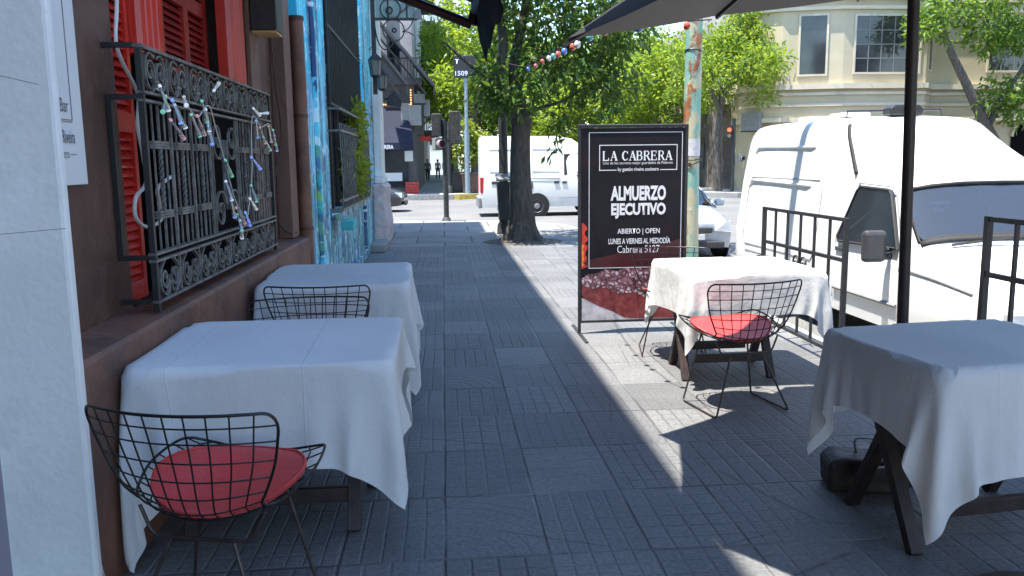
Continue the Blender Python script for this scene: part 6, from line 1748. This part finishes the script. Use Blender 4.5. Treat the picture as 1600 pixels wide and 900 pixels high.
# weight block lying under the near right table
t = thing('weight_block', 'worn dark weight block with a wire handle under the near right table', 'weight', (1.88, 3.50, 0), R(-12))
f = MB(); f.extr([(-.16, -.09, 0.0), (.17, -.09, 0.0), (.185, -.09, .04), (.16, -.09, .15), (-.13, -.09, .165), (-.17, -.09, .13)], (0, .19, 0))
f.build('block', simple('scuffed black block', (.035, .024, .022), .6, var=.4, scale=14, bump=.5, bscale=18, dirt=(.16, .10, .08), dirt_amt=.1), t, bevel=.018)
MB().tube(smooth_pts([(-.02, .03, .15), (-.03, .03, .21), (.0, .03, .225), (.09, .02, .215), (.10, .02, .15)], 5), .006, 6).build('handle', M['rim_steel'], t, 60)

# ================================================================== FOLDING AWNING OF THE RESTAURANT
t = thing('folding_awning', 'black folding awning with brown arm reaching out over the left tables', 'awning', (-1.3, 5.8, 3.0))
AX, AZ = .27, 2.62
f = MB().grid(lambda u, v_: (-1.40 + (AX + 1.40) * u, 4.9 + 1.62 * v_, 3.30 + (AZ + .06 - 3.30) * u - .03 * math.sin(PI * u)), 10, 6)
f.build('canopy', M['awning'], t, 60, world=True, solid=.004)
f = MB().grid(lambda u, v_: (AX + .005 + .075 * v_ - .02 * math.sin(v_ * PI), 4.7 + 1.85 * u + (.0 if u < 1 else .0), AZ + .06 - (.36 + .10 * max(0, u - .85) / .15) * v_ - .03 * math.sin(u * 11) * v_), 24, 6)
f.build('valance', M['awning'], t, 60, world=True, solid=.004)
MB().tube([(AX, 4.9, AZ), (AX, 6.52, AZ)], .035, 10).build('front_bar', M['pole_steel'], t, 50, world=True)
MB().tube([(AX - .03, 6.50, AZ - .10), (AX - .55, 6.50, AZ + .10), (-1.40, 6.50, AZ + .52)], .036, 8).tube([(AX - .03, 6.50, AZ - .10), (AX, 6.50, AZ)], .04, 8).build('arm', simple('dark brown awning arm', (.05, .022, .018), .5, var=.2), t, 50, world=True)

# ================================================================== POSTER STAND
PYY = 7.05
t = thing('poster_stand', 'tall black poster stand advertising an executive lunch', 'poster', (1.62, PYY, 0))
def px(x, y): return (1.16 + (x - 905) * .00553, 1.77 - (y - 200) * .005535)
PX0, PX1 = 1.165, 2.065
MB().box(PX0, PX1, PYY, PYY + .02, .12, 1.765).build('panel', None or simple('black printed banner', (.008, .007, .010), .55, var=.3, scale=2, spec=.25, dirt=(.035, .008, .009), dirt_amt=.3), t, world=True)
f = MB()
for x in (PX0 - .012, PX1 + .012): f.box(x - .0115, x + .0115, PYY - .005, PYY + .025, 0.012, 1.77)
f.box(PX0 - .024, PX1 + .024, PYY - .006, PYY + .026, 1.7705, 1.79).box(PX0, PX1, PYY - .004, PYY + .024, .098, .119)
f.build('frame', M['iron_black'], t, world=True)
MB().box(PX0 - .02, PX1 + .02, PYY - .01, PYY + .03, 1.7905, 1.797).build('top_edge', M['plastic_grey'], t, world=True)
f = MB()
for x in (PX0 - .012, PX1 + .012): f.box(x - .014, x + .014, PYY - .38, PYY + .38, 0.001, .011)
f.build('foot', M['iron_black'], t, world=True)
def flatp(pts, d, name, mat):
    q = MB(); n_ = len(pts)
    q.add([(px(*p_)[0], PYY - d, px(*p_)[1]) for p_ in pts], [tuple(range(n_))])
    return q.build(name, mat, t, world=True)
RED_TINT = simple('dark red print', (.075, .008, .008), .35, var=.5, scale=5)
flatp([(907, 405), (1066, 372), (1066, 415), (907, 415)], .0012, 'red_glow_print', simple('deep red print', (.045, .007, .008), .35, var=.6, scale=3))
# printed flame at the left edge
rr_ = random.Random(4)
fl = [(907, 345)] + [(909 + 6 * abs(math.sin(i * .9)) + rr_.uniform(0, 3), 345 + i * 4.5) for i in range(16)] + [(907, 417)]
flatp(fl, .0018, 'flame_print', simple('red flame print', (.62, .03, .015), .4, var=.3, scale=14))
fl = [(907, 378)] + [(908 + 3.5 * abs(math.sin(i * 1.3 + .5)), 378 + i * 4) for i in range(9)] + [(907, 414)]
flatp(fl, .0024, 'flame_print', simple('orange flame print', (.85, .22, .03), .4, var=.2, scale=14))
# printed steak on a pale board
flatp([(907, 462), (925, 470), (960, 486), (985, 496), (1066, 496), (1066, 499), (907, 499)], .0012, 'board_print', simple('pale board print', (.55, .52, .55), .45, var=.2, scale=12, dirt=(.30, .26, .28), dirt_amt=.3))
st_ = [(907, 432), (918, 424), (930, 424), (945, 417), (962, 421), (985, 413), (1005, 418), (1030, 412), (1066, 416), (1066, 497), (1000, 497), (975, 495), (955, 484), (935, 476), (912, 464), (907, 458)]
def steak_mat():
    m, n, l, b_ = new_mat('printed steak')
    tc = nd(n, 'ShaderNodeTexCoord'); x = nd(n, 'ShaderNodeTexNoise'); x.inputs['Scale'].default_value = 14; x.inputs['Detail'].default_value = 8; x.inputs['Roughness'].default_value = .7
    l.new(tc.outputs['Object'], x.inputs['Vector'])
    r = ramp(n, [(.3, (.06, .010, .012)), (.5, (.20, .032, .034)), (.72, (.34, .09, .09))]); l.new(x.outputs['Fac'], r.inputs[0]); l.new(r.outputs[0], b_.inputs['Base Color']); b_.inputs['Roughness'].default_value = .4
    return m
def crust_mat():
    m, n, l, b_ = new_mat('printed salted crust')
    tc = nd(n, 'ShaderNodeTexCoord'); x = nd(n, 'ShaderNodeTexVoronoi'); x.inputs['Scale'].default_value = 26; x.feature = 'DISTANCE_TO_EDGE'
    nz_ = nd(n, 'ShaderNodeTexNoise'); nz_.inputs['Scale'].default_value = 16; nz_.inputs['Detail'].default_value = 7
    l.new(tc.outputs['Object'], nz_.inputs['Vector'])
    wv_ = nd(n, 'ShaderNodeVectorMath', operation='MULTIPLY_ADD'); l.new(nz_.outputs['Color'], wv_.inputs[0]); wv_.inputs[1].default_value = (.08, .08, .08); l.new(tc.outputs['Object'], wv_.inputs[2])
    l.new(wv_.outputs[0], x.inputs['Vector'])
    r = ramp(n, [(.06, (.06, .014, .02)), (.30, (.26, .12, .14)), (.58, (.66, .58, .62))])
    l.new(math_(n, l, 'ADD', math_(n, l, 'MULTIPLY', x.outputs['Distance'], 1.3), math_(n, l, 'SUBTRACT', nz_.outputs['Fac'], .42)), r.inputs[0])
    l.new(r.outputs[0], b_.inputs['Base Color']); b_.inputs['Roughness'].default_value = .45
    return m
flatp(st_, .0020, 'steak_print', steak_mat())
flatp([(907, 432), (918, 424), (930, 424), (945, 417), (962, 421), (985, 413), (1005, 418), (1030, 412), (1066, 416), (1066, 470), (1040, 462), (1015, 466), (990, 455), (968, 458), (945, 446), (925, 448), (907, 442)], .0026, 'crust_print', crust_mat())
def lines(segs, name='border_line'):
    q = MB()
    for x0, y0, x1, y1 in segs:
        a_, c_ = px(x0, y0), px(x1, y1)
        q.add([(a_[0], PYY - .003, c_[1]), (c_[0], PYY - .003, c_[1]), (c_[0], PYY - .003, a_[1]), (a_[0], PYY - .003, a_[1])], [(0, 1, 2, 3)])
    return q.build(name, M['white_text'], t, world=True)
lines([(918, 207, 919, 416), (919.01, 207, 1064, 208), (919.01, 415, 1064, 416), (1063, 208.01, 1064, 414.99)])
lines([(934, 226, 1056, 227.2), (934, 227.21, 935.2, 265), (1054.8, 227.21, 1056, 265), (935.21, 263.8, 961, 265), (1029, 263.8, 1054.79, 265)])
tp = lambda a_, c_: (a_, PYY - .0035, c_)
def ptext(body, x0, x1, y0, y1, off_=0.0):
    a_, c_ = px(x0, y1); e_, g_ = px(x1, y0)
    text_mesh(body, t, 'lettering', M['white_text'], tp, e_ - a_, g_ - c_, a_, c_, off=off_)
# the name in a heavy slab lettering built from strokes
SL = {'L': [(0, 0, 0, 1, .2), (0, 0, .62, 0, .14), (.62, 0, .62, .26, .1), (-.12, 1, .16, 1, .09), (-.12, 0, .1, 0, .09)],
      'A': [(.36, 1, .02, 0, .09), (.36, 1, .70, 0, .22), (.12, .34, .60, .34, .09), (-.1, 0, .16, 0, .09), (.54, 0, .86, 0, .09)],
      'C': [(.66, .82, .52, .96, .09), (.52, .96, .30, 1, .10), (.30, 1, .08, .8, .18), (.08, .8, .03, .5, .22), (.03, .5, .08, .2, .22), (.08, .2, .30, 0, .18), (.30, 0, .54, .05, .10), (.54, .05, .66, .2, .09), (.66, .72, .66, .96, .08)],
      'B': [(.05, 0, .05, 1, .2), (-.08, 1, .4, 1, .09), (.4, 1, .56, .88, .13), (.56, .88, .56, .66, .16), (.56, .66, .4, .54, .12), (.1, .53, .42, .53, .09), (.42, .53, .62, .4, .14), (.62, .4, .62, .15, .18), (.62, .15, .44, 0, .13), (-.08, 0, .45, 0, .09)],
      'R': [(.05, 0, .05, 1, .2), (-.08, 1, .4, 1, .09), (.4, 1, .56, .88, .13), (.56, .88, .56, .66, .16), (.56, .66, .4, .52, .12), (.1, .51, .42, .51, .09), (.36, .5, .66, 0, .2), (-.1, 0, .2, 0, .09), (.56, 0, .82, 0, .09)],
      'E': [(.05, 0, .05, 1, .2), (-.08, 1, .6, 1, .10), (.6, 1, .6, .78, .08), (.1, .52, .46, .52, .09), (.46, .38, .46, .66, .07), (-.08, 0, .64, 0, .10), (.64, 0, .64, .24, .08)]}
def slab(word, x0, x1, z0, z1, parent, to_world, name='lettering'):
    adv = {' ': .55}; cur = 0; pos = []
    for ch_ in word: pos.append(cur); cur += adv.get(ch_, .95)
    cur -= .2; q = MB(); sx_ = (x1 - x0) / cur; h = z1 - z0; n_ = 0
    for ch_, c0 in zip(word, pos):
        for a0, b0, a1, b1, w_ in SL.get(ch_, []):
            p_, r_ = Vector(((c0 + a0) * sx_ + x0, z0 + b0 * h)), Vector(((c0 + a1) * sx_ + x0, z0 + b1 * h))
            d_ = (r_ - p_).normalized(); k_ = Vector((-d_.y, d_.x)) * w_ * sx_ * .5; e_ = d_ * w_ * sx_ * .18
            n_ += 1
            q.add([Vector(to_world(*(v2 if True else v2), n_)) for v2 in (p_ - k_ - e_, r_ - k_ + e_, r_ + k_ + e_, p_ + k_ - e_)], [(0, 1, 2, 3)])
    q.build(name, M['white_text'], parent, world=True)
a_, c_ = px(941, 249.5); e_, g_ = px(1047, 236)
slab('LA CABRERA', a_, e_, c_, g_, t, lambda x, z, i: (x, PYY - .0035 - i * .00002, z))
ptext('Uno de los secretos mejor guardados de Palermo', 940, 1049, 251.5, 257)
ptext('by gastón riveira cocinero', 963, 1027, 260.5, 267.5, .015)
ptext('ALMUERZO', 952, 1039, 288.5, 311.5, .045)
ptext('EJECUTIVO', 953, 1039, 315, 339, .045)
ptext('ABIERTO | OPEN', 963, 1030, 354.5, 365, .014)
ptext('LUNES A VIERNES AL MEDIODÍA', 949, 1047, 367.5, 378.5, .02)
ptext('Cabrera 5127', 963, 1030, 381, 392.5, 0)

# ================================================================== RUSTY GREEN POLE
t = thing('rusty_pole', 'peeling pale green and rust streaked pole at the kerb', 'pole', (2.52, 8.4, 0))
MB().tube([(2.53, 8.4, 0), (2.52, 8.4, 1.35), (2.55, 8.4, 9.0)], [.09, .085, .075], 22).build('shaft', M['rusty'], t, 60, world=True)
f = MB()
for z in (2.86, 2.57): f.tube([(2.525 + .086 * math.cos(a), 8.4 + .086 * math.sin(a), z + .01 * math.sin(a * 2)) for a in np.linspace(0, 2 * PI, 21)[:-1]], .006, 5, closed=True)
for z, w_ in ((1.45, .012), (1.49, .004)): f.tube([(2.525 + .097 * math.cos(a), 8.4 + .097 * math.sin(a), z + w_ * 3 * math.cos(a)) for a in np.linspace(0, 2 * PI, 21)[:-1]], .005, 5, closed=True)
f.build('wire_tie', M['iron_black'], t, 60, world=True)
f = MB()
aa = np.linspace(R(205), R(335), 12)
f.add([(2.522 + .0868 * math.cos(a), 8.4 + .0868 * math.sin(a), z) for z in (1.53, 1.70) for a in aa], [(i, i + 1, 13 + i, 12 + i) for i in range(11)])
f.build('paper_notice', simple('torn white paper', (.62, .60, .60), .8, var=.15, scale=30, dirt=(.35, .33, .33), dirt_amt=.2), t, 60, world=True)
def pole_mark(y, h, a0, a1, mat, name):
    q = MB(); aa_ = np.linspace(R(a0), R(a1), 10)
    q.add([(2.522 + .0868 * math.cos(a), 8.4 + .0868 * math.sin(a), z) for z in (y, y + h) for a in aa_], [(i, i + 1, 11 + i, 10 + i) for i in range(9)])
    q.build(name, mat, t, 60, world=True)
CREAM_FL = simple('flaked cream paint', (.55, .50, .36), .8, var=.2, scale=18)
pole_mark(1.11, .04, 195, 262, CREAM_FL, 'flaked_paint'); pole_mark(.98, .035, 190, 270, CREAM_FL, 'flaked_paint')

# ================================================================== IRON FENCE PANELS AT THE KERB
def fence(label, y0, y1, top, x=2.8, n_=5, scroll=True):
    t = thing('iron_fence', label, 'fence', (x, (y0 + y1) / 2, 0), 0, 'black iron fence panels at the kerb')
    f = MB()
    for y in (y0, y1): MB().box(x - .016, x + .016, y - .016, y + .016, .001, top).build('post', M['iron_black'], t, world=True)
    for z in (top - .014, top - .30, .10): MB().box(x - .013, x + .013, y0 + .0165, y1 - .0165, z - .013, z + .013).build('frame_rail', M['iron_black'], t, world=True)
    f = MB(); ys = np.linspace(y0, y1, n_ + 2)[1:-1]
    for y in ys: MB().box(x - .009, x + .009, y - .009, y + .009, .1135, top - .3135).box(x - .009, x + .009, y - .009, y + .009, top - .2865, top - .0275).build('bar', M['iron_black'], t, world=True)
    if scroll:
        f = MB(); m_ = (y0 + y1) / 2 
        for sg in (-1, 1):
            pts = [(x, m_ + sg * (.075 + .062 * (.2 + .8 * q) * math.cos(PI + sg * 0 + 1.4 * 2 * PI * (1 - q))), top - .42 + .075 * (.2 + .8 * q) * math.sin(1.4 * 2 * PI * (1 - q)) ) for q in np.linspace(0, 1, 26)]
            f.tube(pts, .008, 6)
            f.tube(smooth_pts([(x, m_ + sg * .012, top - .32), (x, m_ + sg * .012, top - .55), (x, m_ + sg * .10, top - .62)], 5), .007, 6)
        f.build('scroll', M['iron_black'], t, 60, world=True)
fence('iron fence panel behind the sunlit table in front of the white van', 5.60, 7.10, 1.08, n_=5)
fence('iron fence panel at the right picture edge behind the near right table', 2.55, 4.08, 1.19, n_=6)

# ================================================================== COLOURED BULB STRING
t = thing('bulb_string', 'string of coloured light bulbs from the umbrella tip to the street tree', 'string lights', (.7, 6, 2.2))
cp = smooth_pts([(1.6, 4.97, 2.31), (1.0, 5.0, 2.28), (.90, 5.4, 2.27), (.87, 6.2, 2.30), (.97, 8, 2.46), (1.05, 10.5, 2.65), (1.12, 14.9, 3.2)], 10)
MB().tube(cp, .004, 5).build('cord', M['cord_dark'], t, 60, world=True)
BC = [simple('orange red bulb glass', (.62, .12, .05), .15, coat=1.0), simple('blue bulb glass', (.10, .22, .60), .15, coat=1.0), simple('rose bulb glass', (.60, .16, .12), .15, coat=1.0), simple('teal bulb glass', (.12, .42, .38), .15, coat=1.0), simple('white bulb glass', (.70, .70, .70), .15, coat=1.0)]
for k_, i in enumerate([3, 7, 11, 16, 22, 24, 28, 31, 34, 37, 41, 45, 49]):
    p_ = cp[i]
    q = MB(); q.lathe([(.004, -.054), (.016, -.048), (.022, -.035), (.019, -.018), (.010, -.003)], tuple(p_), 12); bo_ = q.build('bulb', BC[[0, 1, 2, 3, 4, 0, 1, 2, 3, 4, 0, 2, 1][k_]], t, 60, world=True)
    MB().lathe([(.013, -.004), (.013, .02), (.006, .024)], tuple(p_), 10).build('socket', M['iron_black'], bo_, 40).location = -world_loc(bo_)
